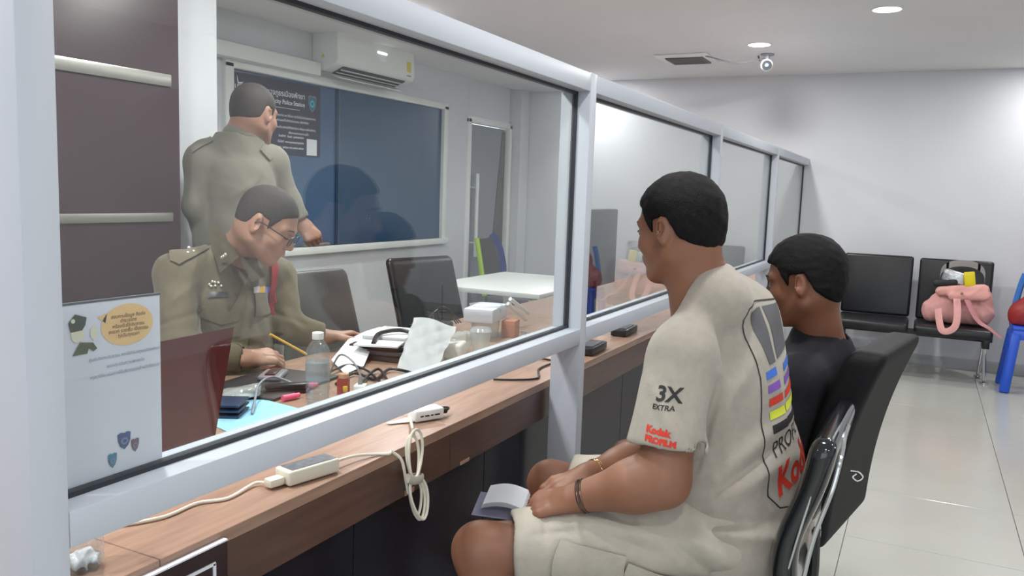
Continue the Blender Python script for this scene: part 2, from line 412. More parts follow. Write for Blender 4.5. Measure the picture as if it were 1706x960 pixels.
# ------------------------------------------------------------------ floor
floor = struct('floor', MB().box((-0.4, 2.375, -0.06), (6.8, 10.75, 0.1)), M_GROUT)
tm = None; T = 0.644
for i in range(-4, 5):
    for j in range(-1, 13):
        x0 = 0.457 + (i - 1) * T; y0 = 0.29 + j * T
        if y0 + T > 7.76 or x0 < -1.5 or x0 > 2.6: continue
        if tm is None:
            b = MB().box((0, 0, 0), (T - 0.0025, T - 0.0025, 0.01), bev=0.0012, seg=1); tm = b.mesh('tile'); tm.materials.append(M_TILE)
        o = link('tile', tm, None, floor); o.location = (x0 + T / 2, y0 + T / 2, -0.005)
# ------------------------------------------------------------------ walls and ceilings
struct('wall_far', MB().box((-0.4, 7.81, 1.17), (6.8, 0.12, 2.56)), M_WALL)
struct('wall_right', MB().box((3.06, 2.375, 1.17), (0.12, 10.75, 2.56)), M_WALL)
bw = MB()
bw.box((-3.86, 0.35, 1.225), (0.12, 6.7, 2.45)); bw.box((-3.86, 4.9575, 0.4575), (0.12, 2.515, 0.915)); bw.box((-3.86, 4.9575, 2.245), (0.12, 2.515, 0.41))
bw.box((-3.86, 6.44, 1.225), (0.12, 0.45, 2.45)); bw.box((-3.86, 7.08, 2.225), (0.12, 0.84, 0.45)); bw.box((-3.86, 7.64, 1.225), (0.12, 0.30, 2.45))
struct('wall_left', bw, M_WALL)
k = MB(); k.box((-2.25, -3.06, 1.225), (3.1, 0.12, 2.45)); k.box((2.85, -3.06, 1.225), (0.3, 0.12, 2.45)); k.box((1.0, -3.06, 2.35), (3.4, 0.12, 0.2))
struct('wall_back', k, M_WALL)
struct('ceiling', MB().box((-0.4, 2.375, CEIL + 0.06), (6.92, 10.87, 0.12)), M_CEIL)
struct('trim_1', MB().box((-3.4, 5.27, 2.405), (0.8, 4.94, 0.09)), M_CEIL)
struct('trim_2', MB().box((-3.35, 1.6, 1.225), (0.9, 2.38, 2.45)), M_WALL)        # white pillar beside the brown cladding
struct('wall_foot_shade', MB().box((0.97, 7.742, 0.045), (4.04, 0.015, 0.09), bev=0.003), mat('wall_foot_shade_grey', (172, 173, 175), 0.5))  # grey strip standing in for the shadow where far wall meets floor
clad = struct('trim_3', MB().box((-2.76, 1.44, 1.225), (0.28, 1.78, 2.44), bev=0.004), M_BROWN)
for z, h in ((1.722, 0.046), (1.204, 0.034)):
    struct('steel_strip', MB().box((-2.617, 1.42, z), (0.008, 1.735, h), bev=0.002), M_STEEL, clad)
# unglazed opening in the unseen wall_back, added to let in soft fill light
# ------------------------------------------------------------------ window in the back wall
win = struct('window_1', MB().box((-3.83, 4.99, 0.905), (0.1, 2.52, 0.03), bev=0.004), M_PLW)
fr = MB()
for yy in (3.735, 6.235): fr.box((-3.80, yy, 1.475), (0.05, 0.07, 1.17), bev=0.006)
fr.box((-3.80, 4.985, 2.055), (0.05, 2.57, 0.055), bev=0.006); fr.box((-3.79, 4.985, 0.895), (0.09, 2.57, 0.05), bev=0.006)
struct('window_frame', fr, M_PLW, win)
struct('pane', MB().box((-3.825, 4.30, 1.475), (0.01, 1.08, 1.12)), M_BLUEWIN, win)
struct('pane', MB().box((-3.812, 5.49, 1.475), (0.01, 1.42, 1.12)), mat('blue_film_pane_dark', (48, 80, 112), 0.2, var=0.04, vs=2), win)
struct('meeting_stile', MB().box((-3.806, 4.80, 1.475), (0.012, 0.02, 1.12)), mat('stile_blue', (60, 82, 105), 0.4), win)
struct('latch', MB().box((-3.775, 4.52, 0.935), (0.04, 0.26, 0.02), bev=0.004), M_STEEL, win)
# poster on the window
po = thing('notice_poster', 'dark navy notice poster with white Thai text and police shield on the blue window', 'poster', (-3.8185, 4.2, 1.53))
part('poster_sheet', MB().box((-3.8185, 4.205, 1.775), (0.002, 0.81, 0.48)), M_NAVY, po, world=True)
def ptext(s, y, z, size, al='RIGHT', bold=0.0, m=M_WHITE, nm='lettering'):
    flat(nm, text2d(s, size, al, bold), (-3.8172, y, z), (0, 1, 0), (0, 0, 1), m, po)
ptext('ศูนย์บริการสถานีตำรวจภูธรเมืองพัทยา', 4.45, 1.915, 0.048, bold=0.0006)
ptext('Pattaya city Police Station', 4.45, 1.865, 0.040, bold=0.0008)
flat('rule', rect2d(4.0, 1.838, 4.40, 1.841, 9), (-3.8172, 0, 0), (0, 1, 0), (0, 0, 1), M_WHITE, po)
for i, (s, sz) in enumerate((('บริการรับแจ้งความ ติดต่อสอบถาม ๒๔ ชั่วโมง ทุกวันไม่เว้นวันหยุดราชการ', .021), ('ศูนย์ประสานงานและให้บริการประชาชน เมืองพัทยา', .021), ('ติดต่อขอรับบริการได้ที่ช่องบริการ หรือสแกนเพื่อแจ้งเหตุ', .019), ('เพื่อความสะดวกและรวดเร็ว', .019))):
    ptext(s, 4.56 if i % 2 == 0 else 4.49, 1.785 - i * 0.032 - (0.012 if i > 1 else 0), sz, bold=0.0003)
for i, s in enumerate(('โทรศัพท์   Email : policestation', 'เว็บไซต์ : www.pattayacitypolice', 'facebook : pattaya city police station')):
    ptext(s, 4.44, 1.652 - i * 0.036, 0.020, bold=0.0004)
flat('code_panel', rect2d(4.47, 1.545, 4.575, 1.655, 9), (-3.8172, 0, 0), (0, 1, 0), (0, 0, 1), M_WHITE, po)
def shield(cx, cy, w, h, M1, M2, M3, plane, parent):
    s = [(-.5, .42), (-.25, .5), (0, .44), (.25, .5), (.5, .42), (.46, 0), (.3, -.3), (0, -.5), (-.3, -.3), (-.46, 0)]
    for q, (f, m) in enumerate(((1, M1), (.84, M2))): flat('emblem', poly2d([(cx + a * w * f, cy + b * h * f) for a, b in s], 9), *plane, m, parent, lift=0.0006 + q * 0.0004)
    flat('emblem', ell2d(cx, cy, w * .27, h * .2), *plane, M3, parent, lift=0.0014)
    flat('emblem', ell2d(cx, cy, w * .15, h * .11), *plane, M2, parent, lift=0.0018)
shield(4.525, 1.895, 0.082, 0.115, mat('grey_emblem', (120, 125, 135), .5), mat('teal_emblem', (40, 110, 135), .5), mat('cyan_emblem', (80, 190, 215), .5), ((-3.8172, 0, 0), (0, 1, 0), (0, 0, 1)), po)
flat('bird_mark', poly2d([(3.83, 2.0), (3.845, 1.955), (3.89, 1.96), (3.86, 1.94), (3.84, 1.925)], 9), (-3.8172, 0, 0), (0, 1, 0), (0, 0, 1), M_WHITE, po)
# ------------------------------------------------------------------ door in the back wall
d1 = struct('door_1', MB().box((-3.845, 7.08, 0.98), (0.02, 0.8, 1.95)), mat('grey_door_glass', (140, 143, 152), 0.25, var=0.03, vs=3))
df = MB()
for yy in (6.665, 7.495): df.box((-3.81, yy, 1.0), (0.06, 0.06, 2.0), bev=0.006)
df.box((-3.81, 7.08, 1.99), (0.06, 0.89, 0.06), bev=0.006)
struct('door_frame', df, M_PLW, d1)
struct('dark_strip', MB().prism([(7.40, 0.05), (7.46, 0.05), (7.46, 1.93), (7.40, 1.93), (7.14, 0.05)], 0.006, Matrix(((0, 0, 1, -3.834), (1, 0, 0, 0), (0, 1, 0, 0), (0, 0, 0, 1)))), mat('door_dark', (88, 82, 86), 0.4), d1)
hd = MB().tube([(-3.77, 6.80, 0.72), (-3.77, 6.80, 1.50)], 0.018, n=12, sub=1)
for z in (0.85, 1.37): hd.cyl((-3.84, 6.80, z), (-3.77, 6.80, z), 0.010)
struct('door_handle', hd, M_PLW, d1)
struct('lock_plate', MB().box((-3.832, 6.93, 1.40), (0.008, 0.06, 0.12), bev=0.003), mat('lock_grey', (150, 152, 158), .4), d1)
struct('column_edge', MB().box((-3.75, 7.64, 1.2), (0.1, 0.2, 2.4)), M_WALL, d1)
# ------------------------------------------------------------------ air conditioner and trunking
ac = thing('air_conditioner', 'white wall-mounted split air conditioner above the blue window', 'air conditioner', (-3.8, 4.96, 2.10))
prof = [(0, 0.03), (0.10, 0.0), (0.205, 0.045), (0.225, 0.075), (0.215, 0.26), (0.18, 0.31), (0.0, 0.315)]
Mx = Matrix(((1, 0, 0, -3.8), (0, 0, -1, 5.42), (0, 1, 0, 2.11), (0, 0, 0, 1)))
part('body', MB().prism(prof, 0.92, Mx, bev=0.006), M_PLW, ac, world=True)
part('outlet', MB().prism([(0.10, -0.002), (0.195, 0.035), (0.19, 0.05), (0.09, 0.02)], 0.74, Matrix(((1, 0, 0, -3.8), (0, 0, -1, 5.33), (0, 1, 0, 2.107), (0, 0, 0, 1)))), mat('outlet_dark', (80, 84, 88), .5), ac, world=True)
for i in range(2): part('vane', MB().box((-3.675 + i * .04, 4.96, 2.118 + i * .014), (0.006, 0.72, 0.016), R=Matrix.Rotation(-0.38, 4, 'Y')), M_PLW, ac, world=True)
part('flap', MB().box((-3.66, 4.96, 2.085), (0.075, 0.76, 0.006), R=Matrix.Rotation(0.35, 4, 'Y'), bev=0.002), M_PLW, ac, world=True)
part('display_light', MB().box((-3.578, 5.0, 2.30), (0.004, 0.11, 0.012)), mat('display', (255, 255, 255), .4, emit=2.5), ac, world=True)
part('energy_label', MB().box((-3.578, 5.34, 2.24), (0.003, 0.055, 0.10)), mat('label_yellow', (225, 205, 90), .5), ac, world=True)
part('energy_label', MB().box((-3.5775, 5.34, 2.19), (0.0035, 0.055, 0.015)), mat('label_dark', (70, 100, 80), .5), ac, world=True)
part('model_label', MB().box((-3.578, 5.25, 2.20), (0.003, 0.05, 0.02)), mat('label_grey', (90, 92, 98), .5), ac, world=True)
flat('emblem', ell2d(0, .01, .045, .014, sub=9), (-3.5765, 5.0, 2.245), (0, 1, 0), (0, 0, 1), mat('logo_grey', (245, 248, 252), .3), ac)
part('warning_sticker', MB().prism([(0, 0), (.03, 0), (.015, .026)], 0.002, Matrix(((1, 0, 0, -3.72), (0, 0, -1, 4.499), (0, 1, 0, 2.2), (0, 0, 0, 1)))), mat('sticker_yellow', (215, 210, 60), .5), ac, world=True)
tr_ = solo('pipe_trunking', MB().box((-3.755, 3.64, 2.118), (0.09, 1.70, 0.09), bev=0.01), M_PLW, 'long white pipe trunking box on the wall left of the air conditioner', 'trunking', (-3.8, 3.65, 2.07))
# ------------------------------------------------------------------ glazed partition
gp = thing('glass_partition', 'white aluminium framed glass partition standing along the counter', 'partition', (-1.0, 4.2, 0))
S = 1.808; PY = [0.611 + 0.025 + S * i for i in range(0, 4)]
for y in PY: part('post', MB().box((-1.0, y, 0.86), (0.10, 0.05, 1.72), bev=0.003), M_ALU, gp, world=True)
YE = PY + [7.775]
for a, b in zip(YE, YE[1:]):
    l = b - a - 0.05; c = (a + b) / 2
    part('bottom_rail', MB().box((-1.0, c, 0.896), (0.10, l, 0.05), bev=0.003), M_ALU, gp, world=True)
    part('top_rail', MB().box((-1.0, c, 1.69), (0.10, l, 0.056), bev=0.003), M_ALU, gp, world=True)
    g = MB()
    for z in (0.9245, 1.6585): g.box((-1.0, c, z), (0.016, l, 0.008))
    for yy in (a + 0.029, b - 0.029): g.box((-1.0, yy, 1.29), (0.016, 0.009, 0.74))
    part('gasket', g, M_GASKET, gp, world=True)
    part('glass_pane', MB().box((-1.0, c, 1.29), (0.005, l - 0.01, 0.735)), M_GLASS, gp, world=True)
# ------------------------------------------------------------------ counter
co = thing('service_counter', 'long brown laminate service counter with dark glossy front panels', 'counter', (-1.5, 3.8, 0))
J = [1.822 + 0.925 * k for k in range(-3, 7)]
for a, b in zip(J, J[1:]):
    part('worktop', MB().box((-1.508, (a + b) / 2, 0.7225), (0.884, b - a - 0.0015, 0.025), bev=0.001, seg=1), M_WOOD, co, world=True)
    part('apron', MB().box((-1.079, (a + b) / 2, 0.659), (0.022, b - a - 0.003, 0.101), bev=0.001, seg=1), M_WOODD, co, world=True)
for i in range(-2, 10):
    y = 1.455 + i * 0.62
    if y + 0.62 < 7.75: part('front_panel', MB().box((-1.115, y + 0.31, 0.304), (0.03, 0.6165, 0.605), bev=0.001, seg=1), M_PANEL, co, world=True)
part('back_panel', MB().box((-1.9, 3.6, 0.35), (0.02, 7.7, 0.7)), M_WOODD, co, world=True)
part('edge_chip', MB().box((-1.0675, 1.63, 0.615), (0.002, 0.04, 0.014), bev=0.0005), mat('bare_chipboard', (170, 135, 110), .8), co, world=True)
part('edge_chip', MB().box((-1.0675, 1.90, 0.613), (0.002, 0.05, 0.010), bev=0.0005), bpy.data.materials['bare_chipboard'], co, world=True)
sg = thing('counter_sign', 'dark maroon sign plate with thin white border hung on the counter front', 'sign', (-1.06, 0.6, 0.45))
part('plate', MB().box((-1.059, 0.615, 0.565), (0.012, 0.83, 0.31), bev=0.002), mat('maroon_acrylic', (48, 30, 36), 0.25), sg, world=True)
b = MB(); b.box((-1.052, 0.60, 0.690), (0.002, 0.80, 0.006)); b.box((-1.052, 0.998, 0.565), (0.002, 0.006, 0.25)); b.box((-1.052, 0.60, 0.44), (0.002, 0.80, 0.006))
part('border', b, M_WHITE, sg, world=True)
part('top_edge', MB().box((-1.059, 0.615, 0.7215), (0.012, 0.83, 0.003)), M_WHITE, sg, world=True)
# ------------------------------------------------------------------ ceiling fittings
def lamp_fitting(x, y, w_, label):
    t = thing('downlight', label, 'ceiling light', (x, y, CEIL), group='round recessed ceiling downlights')
    part('trim_ring', MB().lathe([(0.076, -0.004), (0.088, -0.004), (0.09, 0.0), (0.076, 0.0), (0.076, -0.004)], (x, y, CEIL - 0.0005), 32, cap=False), M_PLW, t, world=True)
    part('diffuser', MB().cyl((x, y, CEIL - 0.003), (x, y, CEIL), 0.077, n=32), M_LAMP, t, world=True)
    ld = bpy.data.lights.new('downlight_glow', 'AREA'); ld.shape = 'DISK'; ld.size = 0.15; ld.energy = w_; ld.color = (1.0, 0.99, 0.97)
    lo = bpy.data.objects.new('downlight_glow', ld); COL.objects.link(lo); lo.parent = t; lo.location = (0, 0, -0.006)
lab = ['nearer round downlight, top right of the picture', 'round downlight against the far wall, beside the bright wall patch']
for i, (x, y) in enumerate(PUBLIC_LAMPS):
    lamp_fitting(x, y, LAMP_W, 'round white ceiling downlight nearest the top right corner' if i == 0 else 'round white downlight in the ceiling outside the picture')
for i, (x, y) in enumerate(OFFICE_LAMPS):
    lamp_fitting(x, y, OFFICE_W, 'round white ceiling downlight just above the security camera' if i == 0 else 'round white downlight in the ceiling over the office side')
v = thing('ceiling_vent', 'square white ceiling vent with grey grille left of the security camera', 'vent', (-1.8, 6.64, CEIL))
part('frame', MB().box((-1.8, 6.64, CEIL - 0.006), (0.42, 0.46, 0.012), bev=0.004), M_PLW, v, world=True)
part('grille', MB().box((-1.8, 6.68, CEIL - 0.013), (0.30, 0.30, 0.006)), mat('grille_grey', (120, 120, 122), .7), v, world=True)
for i in range(9): part('slat', MB().box((-1.8, 6.55 + i * 0.0335, CEIL - 0.019), (0.30, 0.016, 0.003), R=Matrix.Rotation(0.5, 4, 'X')), mat('slat_grey', (160, 160, 160), .6) if i == 0 else bpy.data.materials['slat_grey'], v, world=True)
c = thing('security_camera', 'small white and black ceiling security camera by the far downlight', 'camera', (-1.17, 6.6, CEIL))
part('mount', MB().cyl((-1.17, 6.6, CEIL), (-1.17, 6.6, CEIL - 0.012), 0.05).cyl((-1.17, 6.6, CEIL - 0.012), (-1.17, 6.6, CEIL - 0.06), 0.018), mat('cam_grey', (150, 152, 160), .4), c, world=True)
part('housing', MB().ball((-1.17, 6.59, CEIL - 0.085), 0.048, sc=(1, 1, 1)), M_PLW, c, world=True)
part('lens_ring', MB().cyl((-1.165, 6.565, CEIL - 0.089), (-1.16, 6.538, CEIL - 0.094), 0.036), M_BLK, c, world=True)
part('lens', MB().ball((-1.16, 6.540, CEIL - 0.094), 0.016), mat('lens_blue', (120, 140, 200), .1), c, world=True)
part('antenna', MB().cyl((-1.225, 6.6, CEIL - 0.05), (-1.24, 6.6, CEIL - 0.012), 0.006), M_BLK, c, world=True)
solo('camera_cable', MB().tube([(-1.62, 6.5, CEIL - 0.012), (-1.55, 6.52, CEIL - 0.03), (-1.45, 6.55, CEIL - 0.055), (-1.36, 6.56, CEIL - 0.065), (-1.28, 6.58, CEIL - 0.05), (-1.19, 6.6, CEIL - 0.03)], 0.005), mat('cable_grey', (110, 112, 118), .5), 'thin grey cable drooping from the ceiling vent to the security camera', 'cable', (-1.4, 6.55, CEIL - 0.06))
# ------------------------------------------------------------------ waiting bench at the far wall
be = thing('waiting_bench', 'black padded waiting bench with chrome legs against the far wall', 'bench', (-0.35, 7.3, 0))
for i, x in enumerate((-0.315, 0.26)):
    dz = 0.012 * (1 - i / 2)
    sb = part('seat', MB().box((x, 7.24, 0.395), (0.535, 0.48, 0.075), bev=0.03, seg=4), M_LEA, be, world=True)
    part('backrest', MB().box((x, 7.52, 0.665 + dz), (0.53, 0.05, 0.50), bev=0.022, seg=4, R=Matrix.Rotation(-0.12, 4, 'X')), M_LEA, be, world=True)
part('beam', MB().box((-0.03, 7.3, 0.335), (1.15, 0.06, 0.05), bev=0.004), M_BLK, be, world=True)
for x in (-0.54, 0.50):
    part('leg', MB().tube([(x, 7.3, 0.33), (x, 7.27, 0.2), (x + 0.01, 7.2, 0.02)], 0.014, n=10).cyl((x, 7.42, 0.33), (x - 0.02, 7.45, 0.02), 0.014), M_CHROME, be, world=True)
    part('foot', MB().cyl((x + 0.01, 7.19, 0.0), (x + 0.01, 7.19, 0.014), 0.032), M_CHROME, be, world=True); part('foot', MB().cyl((x - 0.02, 7.45, 0.0), (x - 0.02, 7.45, 0.014), 0.028), M_CHROME, be, world=True)
    part('bracket', MB().box((x, 7.3, 0.31), (0.05, 0.16, 0.09), bev=0.004), M_BLK, be, world=True)
# ------------------------------------------------------------------ people
M_SKIN = mat('skin_tan', (166, 124, 104), 0.5, var=0.07, vs=14, bump=0.04, bs=300)
M_SKIN1 = mat('skin_brown', (140, 96, 74), 0.5, var=0.08, vs=14, bump=0.04, bs=300)
M_SKIN2 = mat('skin_dark', (128, 84, 62), 0.5, var=0.07, vs=14, bump=0.04, bs=300)
M_HAIR = mat('black_hair', (15, 13, 15), 0.7, var=0.3, vs=90, bump=0.6, bs=260, spec=0.2)
M_BUZZ = mat('cropped_hair', (50, 44, 44), 0.75, var=0.25, vs=60, bump=0.3, bs=400)
M_BROW = mat('eyebrow_hair', (45, 36, 32), 0.8)
M_EYE = mat('eye_white', (215, 208, 200), 0.25); M_LIP = mat('lip', (140, 86, 74), 0.5)
def frame(f, u=(0, 0, 1)):
    f = nrm(f); u = V3(u); u = nrm(u - f * (u @ f)); l = np.cross(u, f); return np.stack([f, l, u], 1)      # columns: forward, left, up
def head_prims(o, R, w=1.0):
    T = lambda x, y, z: o + R @ np.array([x, y * w, z])
    L = [el(T(-.014, 0, .032), (.098, .077 * w, .087), .02, R=R), el(T(.034, 0, -.03), (.060, .060 * w, .086), .03, R=R),
         el(T(-.035, 0, -.02), (.062, .064 * w, .065), .03, R=R)]
    for s in (1, -1):
        L += [rc(T(.0, s * .052, -.06), T(.062, s * .016, -.098), .022, .018, .03), el(T(.058, s * .040, -.028), (.024, .024, .022), .02, R=R),
              rc(T(.086, s * .012, .021), T(.068, s * .046, .022), .010, .009, .016)]
    L += [el(T(.072, 0, -.101), (.022, .026, .017), .02, R=R), rc(T(.084, 0, .012), T(.106, 0, -.028), .007, .012, .014)]
    for s in (1, -1): L += [el(T(.095, s * .013, -.034), (.012, .009, .008), .008, R=R)]
    L += [el(T(.078, 0, -.062), (.018, .03, .022), .014, R=R)]
    for s in (1, -1):
        L += [el(T(.092, s * .031, .004), (.012, .018, .010), .014, 's', R=R), el(T(.073, s * .031, .001), (.0135, .0150, .0125), .004, R=R)]
    L += [rc(T(.089, -.020, -.058), T(.089, .020, -.058), .0065, .0065, .006), rc(T(.097, 0, -.0575), T(.095, 0, -.0575), .0065, .0065, .006), rc(T(.088, -.015, -.069), T(.088, .015, -.069), .0078, .0078, .006),
          rc(T(.099, -.022, -.0635), T(.099, .022, -.0635), .0022, .0022, .003, 's')]
    for s in (1, -1):
        Re = R @ np.array(Matrix.Rotation(s * 0.45, 3, 'Z')) @ np.array(Matrix.Rotation(-0.15, 3, 'Y'))
        L += [el(T(-.012, s * .080, -.005), (.019, .008, .033), .008, R=Re), el(T(-.006, s * .0865, -.002), (.010, .006, .018), .004, 's', R=Re), el(T(-.008, s * .078, -.03), (.009, .008, .011), .006, R=R)]
    return L, T
def hair_prims(o, R, t, front=.072, w=1.0, nape=-.055, side=.0, k=.01):
    T = lambda x, y, z: o + R @ np.array([x, y * w, z])
    xs = [-.14, -.085, -.045, -.025, .018, .024, .05, .078, .13]; hs = [nape, nape, -.03, .022, .022 + side, -.012 + side, .05, front, front]
    def reg(X, Y, Z):
        x = (X - o[0]) * R[0, 0] + (Y - o[1]) * R[1, 0] + (Z - o[2]) * R[2, 0]; z = (X - o[0]) * R[0, 2] + (Y - o[1]) * R[1, 2] + (Z - o[2]) * R[2, 2]
        return (np.interp(x, xs, hs).astype(np.float32) - z) * 0.7
    a = [el(T(-.014, 0, .032), (.098 + t, .077 * w + t, .087 + t), .02, R=R), el(T(.034, 0, -.03), (.060 + t * .4, .060 * w + t * .4, .086 + t * .4), .03, R=R), el(T(-.035, 0, -.02), (.062 + t, .064 * w + t, .065 + t), .03, R=R)]
    return [grp(a + [Pm(reg, a[0].lo - 9, a[0].hi + 9, k, 'i')])]
def face_bits(p, T, R, eyes=True):
    for s in (1, -1):
        part('eyebrow', MB().tube([T(.092, s * .014, .024), T(.091, s * .028, .029), T(.078, s * .046, .024)], lambda t: .0035 * (1 - .5 * t), n=6), M_BROW, p, world=True)
        if eyes:
            part('eye', MB().ball(T(.0765, s * .031, .001), .0112, 10), M_EYE, p, world=True)
            part('iris', MB().ball(T(.0835, s * .031, .000), .0058, 8), M_BROW, p, world=True)
        part('eyelash', MB().tube([T(.086, s * .018, -.001 if not eyes else .004), T(.0885, s * .031, -.006 if not eyes else .008), T(.082, s * .045, -.002 if not eyes else .003)], .0014, n=5), M_BROW, p, world=True)
def hand_prims(wr, d, n, t, curls=(.3, .35, .4), thumb=(.55, .7, -.35), spread=.0, sc=1.0, k=.006, tc=.35):
    """wr wrist, d towards the fingers, n back of the hand, t thumb side"""
    d = nrm(d); n = nrm(V3(n) - d * (V3(n) @ d)); t0 = V3(t); t = nrm(t0 - d * (t0 @ d) - n * (t0 @ n)); W = lambda a, b, c: wr + (d * a + t * b + n * c) * sc
    L = [rc(wr - d * .02 * sc, W(.03, 0, 0), .026 * sc, .030 * sc, .02, n=n, s=.72), rc(W(.025, .010, 0), W(.082, .018, .0), .030 * sc, .026 * sc, .012, n=n, s=.52), rc(W(.025, -.008, 0), W(.074, -.018, -.001), .028 * sc, .024 * sc, .012, n=n, s=.52)]
    for i, (ln, b) in enumerate(((.94, .031), (1.05, .0105), (.98, -.0105), (.78, -.030))):
        p = W(.088 - abs(i - 1.2) * .005, b, .002); a = 0.0; ax = d + t * spread * (1.5 - i); ax = nrm(ax)
        c = curls if not isinstance(curls[0], (tuple, list)) else curls[i]
        L.append(rc(W(.06, b * .8, .004), p, .0105 * sc, .0098 * sc, .006))
        for j, (sl, r0, r1) in enumerate(((.043, .0098, .0088), (.027, .0088, .0080), (.021, .0080, .0066))):
            a += c[j]; q = p + (ax * math.cos(a) - n * math.sin(a)) * sl * ln * sc; L.append(rc(p, q, r0 * sc, r1 * sc, .0035)); p = q
    td = nrm(d * thumb[0] + t * thumb[1] + n * thumb[2]); p = W(.022, .024, -.004)
    for j, (sl, r0, r1) in enumerate(((.044, .0145, .0118), (.031, .0115, .0105), (.024, .0102, .0080))):
        q = p + td * sl * sc; L.append(rc(p, q, r0 * sc, r1 * sc, k if j == 0 else .003)); p = q; td = nrm(td + d * tc * .6 - t * tc * .4)
    return L
def arm_prims(sh, elb, wr, r=(.05, .043, .042, .027), n=None):
    m = V3(elb) + (V3(wr) - V3(elb)) * .3
    return [rc(sh, elb, r[0], r[1] * .95, .03), rc(elb, m, r[1] * .92, r[2], .03), rc(m, wr, r[2], r[3], .03)]
def sleeve(a, b, ra, rb, th=.017, k=.03, flare=None):
    """cloth tube from a to b, open at b"""
    a, b = V3(a), V3(b); d = nrm(b - a); return grp([rc(a, b + d * .06, ra, rb + (rb - ra) * .1, .02), cut(b, d, .012), grp([rc(b - d * .06, b + d * .09, rb - th, rb - th), cut(b - d * .022, -d)], .004, 's')], k)
def at_person(label, loc): return thing('person', label, 'person', loc)

# ---- 1: man in the cream printed T-shirt (front, seen from behind his left side)
P1 = at_person('seated man in cream printed T-shirt and cream shorts, cuffed hands in lap', (-0.35, 1.95, 0))
f1 = nrm((-.95, .30, 0)); l1 = np.array([-f1[1], f1[0], 0])
up = np.array([0, 0, 1.0])
o = P(1130, 380, 1.93); R = frame(f1 * .97 + up * -.20)
hp, T = head_prims(o, R, 1.03)
nb = P(1182, 484, 1.95); shL, elL, wrL = P(1134, 592, 1.83), P(1104, 800, 1.80), P(955, 830, 1.87)
shR, elR, wrR = P(1118, 592, 2.10), P(1062, 775, 2.12), P(978, 792, 2.03)
pel = P(1245, 880, 1.98); pel[2] = .575
chest, belly, blade = P(1205, 640, 1.99), P(1222, 790, 2.0), P(1215, 555, 2.0)
hipL, hipR = pel + f1 * .05 - np.array([0, .10, 0]), pel + f1 * .05 + np.array([0, .10, 0])
knL, knR = P(800, 915, 1.90), P(918, 806, 2.28)
knL[2] = .525; anL = np.array([knL[0] + .03, knL[1], .09]); anR = np.array([knR[0] + .03, knR[1] + .02, .09])
cC_n = P(1165, 495, 1.93) - up * .04
body = hp + [rc(T(-.028, 0, -.045), nb - up * .03, .058, .066, .03), rc(T(-.02, 0, -.07), cC_n, .056, .062, .03), rc(nb - up * .03, chest, .08, .12, .04, n=f1, s=.75), rc(chest, pel, .12, .12, .04, n=f1, s=.75), rc(shL, shR, .05, .05, .04)]
body += arm_prims(shL, elL, wrL, (.060, .060, .056, .031)) + arm_prims(shR, elR, wrR, (.052, .048, .05, .03))
for h_, kn_, an_ in ((hipL, knL, anL), (hipR, knR, anR)):
    body += [rc(h_, kn_, .078, .060, .04), el(kn_, (.060, .058, .060), .02), rc(kn_, kn_ + (an_ - kn_) * .35 + f1 * -.012, .052, .054, .03), rc(kn_ + (an_ - kn_) * .35 - f1 * .012, an_, .052, .034, .03), rc(an_, an_ + f1 * .15 - up * .05, .032, .028, .02)]
hd_ = nrm(P(892, 842, 1.90) - wrL)
body += hand_prims(wrL, hd_, up * .8 - l1 * 0 + np.array([0, -.5, .3]), np.array([0, .7, .7]), curls=(.5, .7, .5), thumb=(.8, .35, -.3), sc=1.0)
body += hand_prims(wrR, P(905, 818, 1.98) - wrR, up * .9 + np.array([0, -.1, 0]), np.array([0, -1, .2]), curls=(.4, .6, .4), thumb=(.8, .3, -.35))
sobj('body', body, M_SKIN1, P1, 0.0038)
sobj('hair', hair_prims(o, R, .011, front=.068, w=1.03, nape=-.06), M_HAIR, P1, 0.003, noise=wrinkle(3, .0012, 160))
face_bits(P1, T, R)
# T-shirt
sh = [rc(nb - up * .035, blade, .085, .14, .05, n=f1, s=.74), rc(blade, chest, .135, .172, .05, n=f1, s=.76), rc(chest, belly, .172, .182, .05, n=f1, s=.80), rc(belly, pel - up * .02 , .182, .185, .05, n=f1, s=.80),
      rc(shL + (shR - shL) * .06, shR + (shL - shR) * .06, .066, .066, .05)]
hem = shL + (elL - shL) * .76; hemR = shR + (elR - shR) * .74
sh += [sleeve(shL, hem, .076, .093, k=.035), sleeve(shR, hemR, .072, .085, k=.035)]
vC = P(1122, 520, 1.88) - P(1206, 458, 1.97); nC = nrm(np.cross(l1, vC)); nC = nC if nC[2] > 0 else -nC; cC = (P(1122, 520, 1.88) + P(1206, 458, 1.97)) / 2 - f1 * .008
sh += [rc(nb, blade, .068, .11, .05, n=f1, s=.8), rc(cC - nC * .04, cC + nC * .02, .082, .074, .03), rc(nb + up * .01, shL + up * .01, .052, .050, .04), rc(cC - nC * .03, cC + nC * .10, .062, .066, .008, 's'), cut(cC, nC, .008)]
F1 = pf([((1195, 640, 1.84), (1165, 760, 1.84), .013, -.010), ((1215, 650, 1.85), (1210, 770, 1.85), .012, .006), ((1200, 800, 1.85), (1320, 690, 1.9), .020, .010), ((1190, 850, 1.85), (1325, 760, 1.9), .018, .012), ((1195, 820, 1.85), (1310, 730, 1.9), .010, -.010),
    ((1200, 700, 1.85), (1260, 600, 1.9), .012, .006), ((1150, 870, 1.85), (1290, 870, 1.9), .016, -.010), ((1160, 890, 1.85), (1300, 900, 1.9), .016, .010), ((1085, 640, 1.75), (1125, 740, 1.75), .012, .005), ((1110, 640, 1.75), (1150, 745, 1.75), .010, -.004)])
shirt, B1 = sobj('t_shirt', sh, mat('cream_jersey', (168, 161, 150), 0.85, var=0.05, vs=60, bump=0.25, bs=500, sheen=.2), P1, 0.0046, noise=folds(F1, wrinkle(11, .0022, 34)), bvh=True)
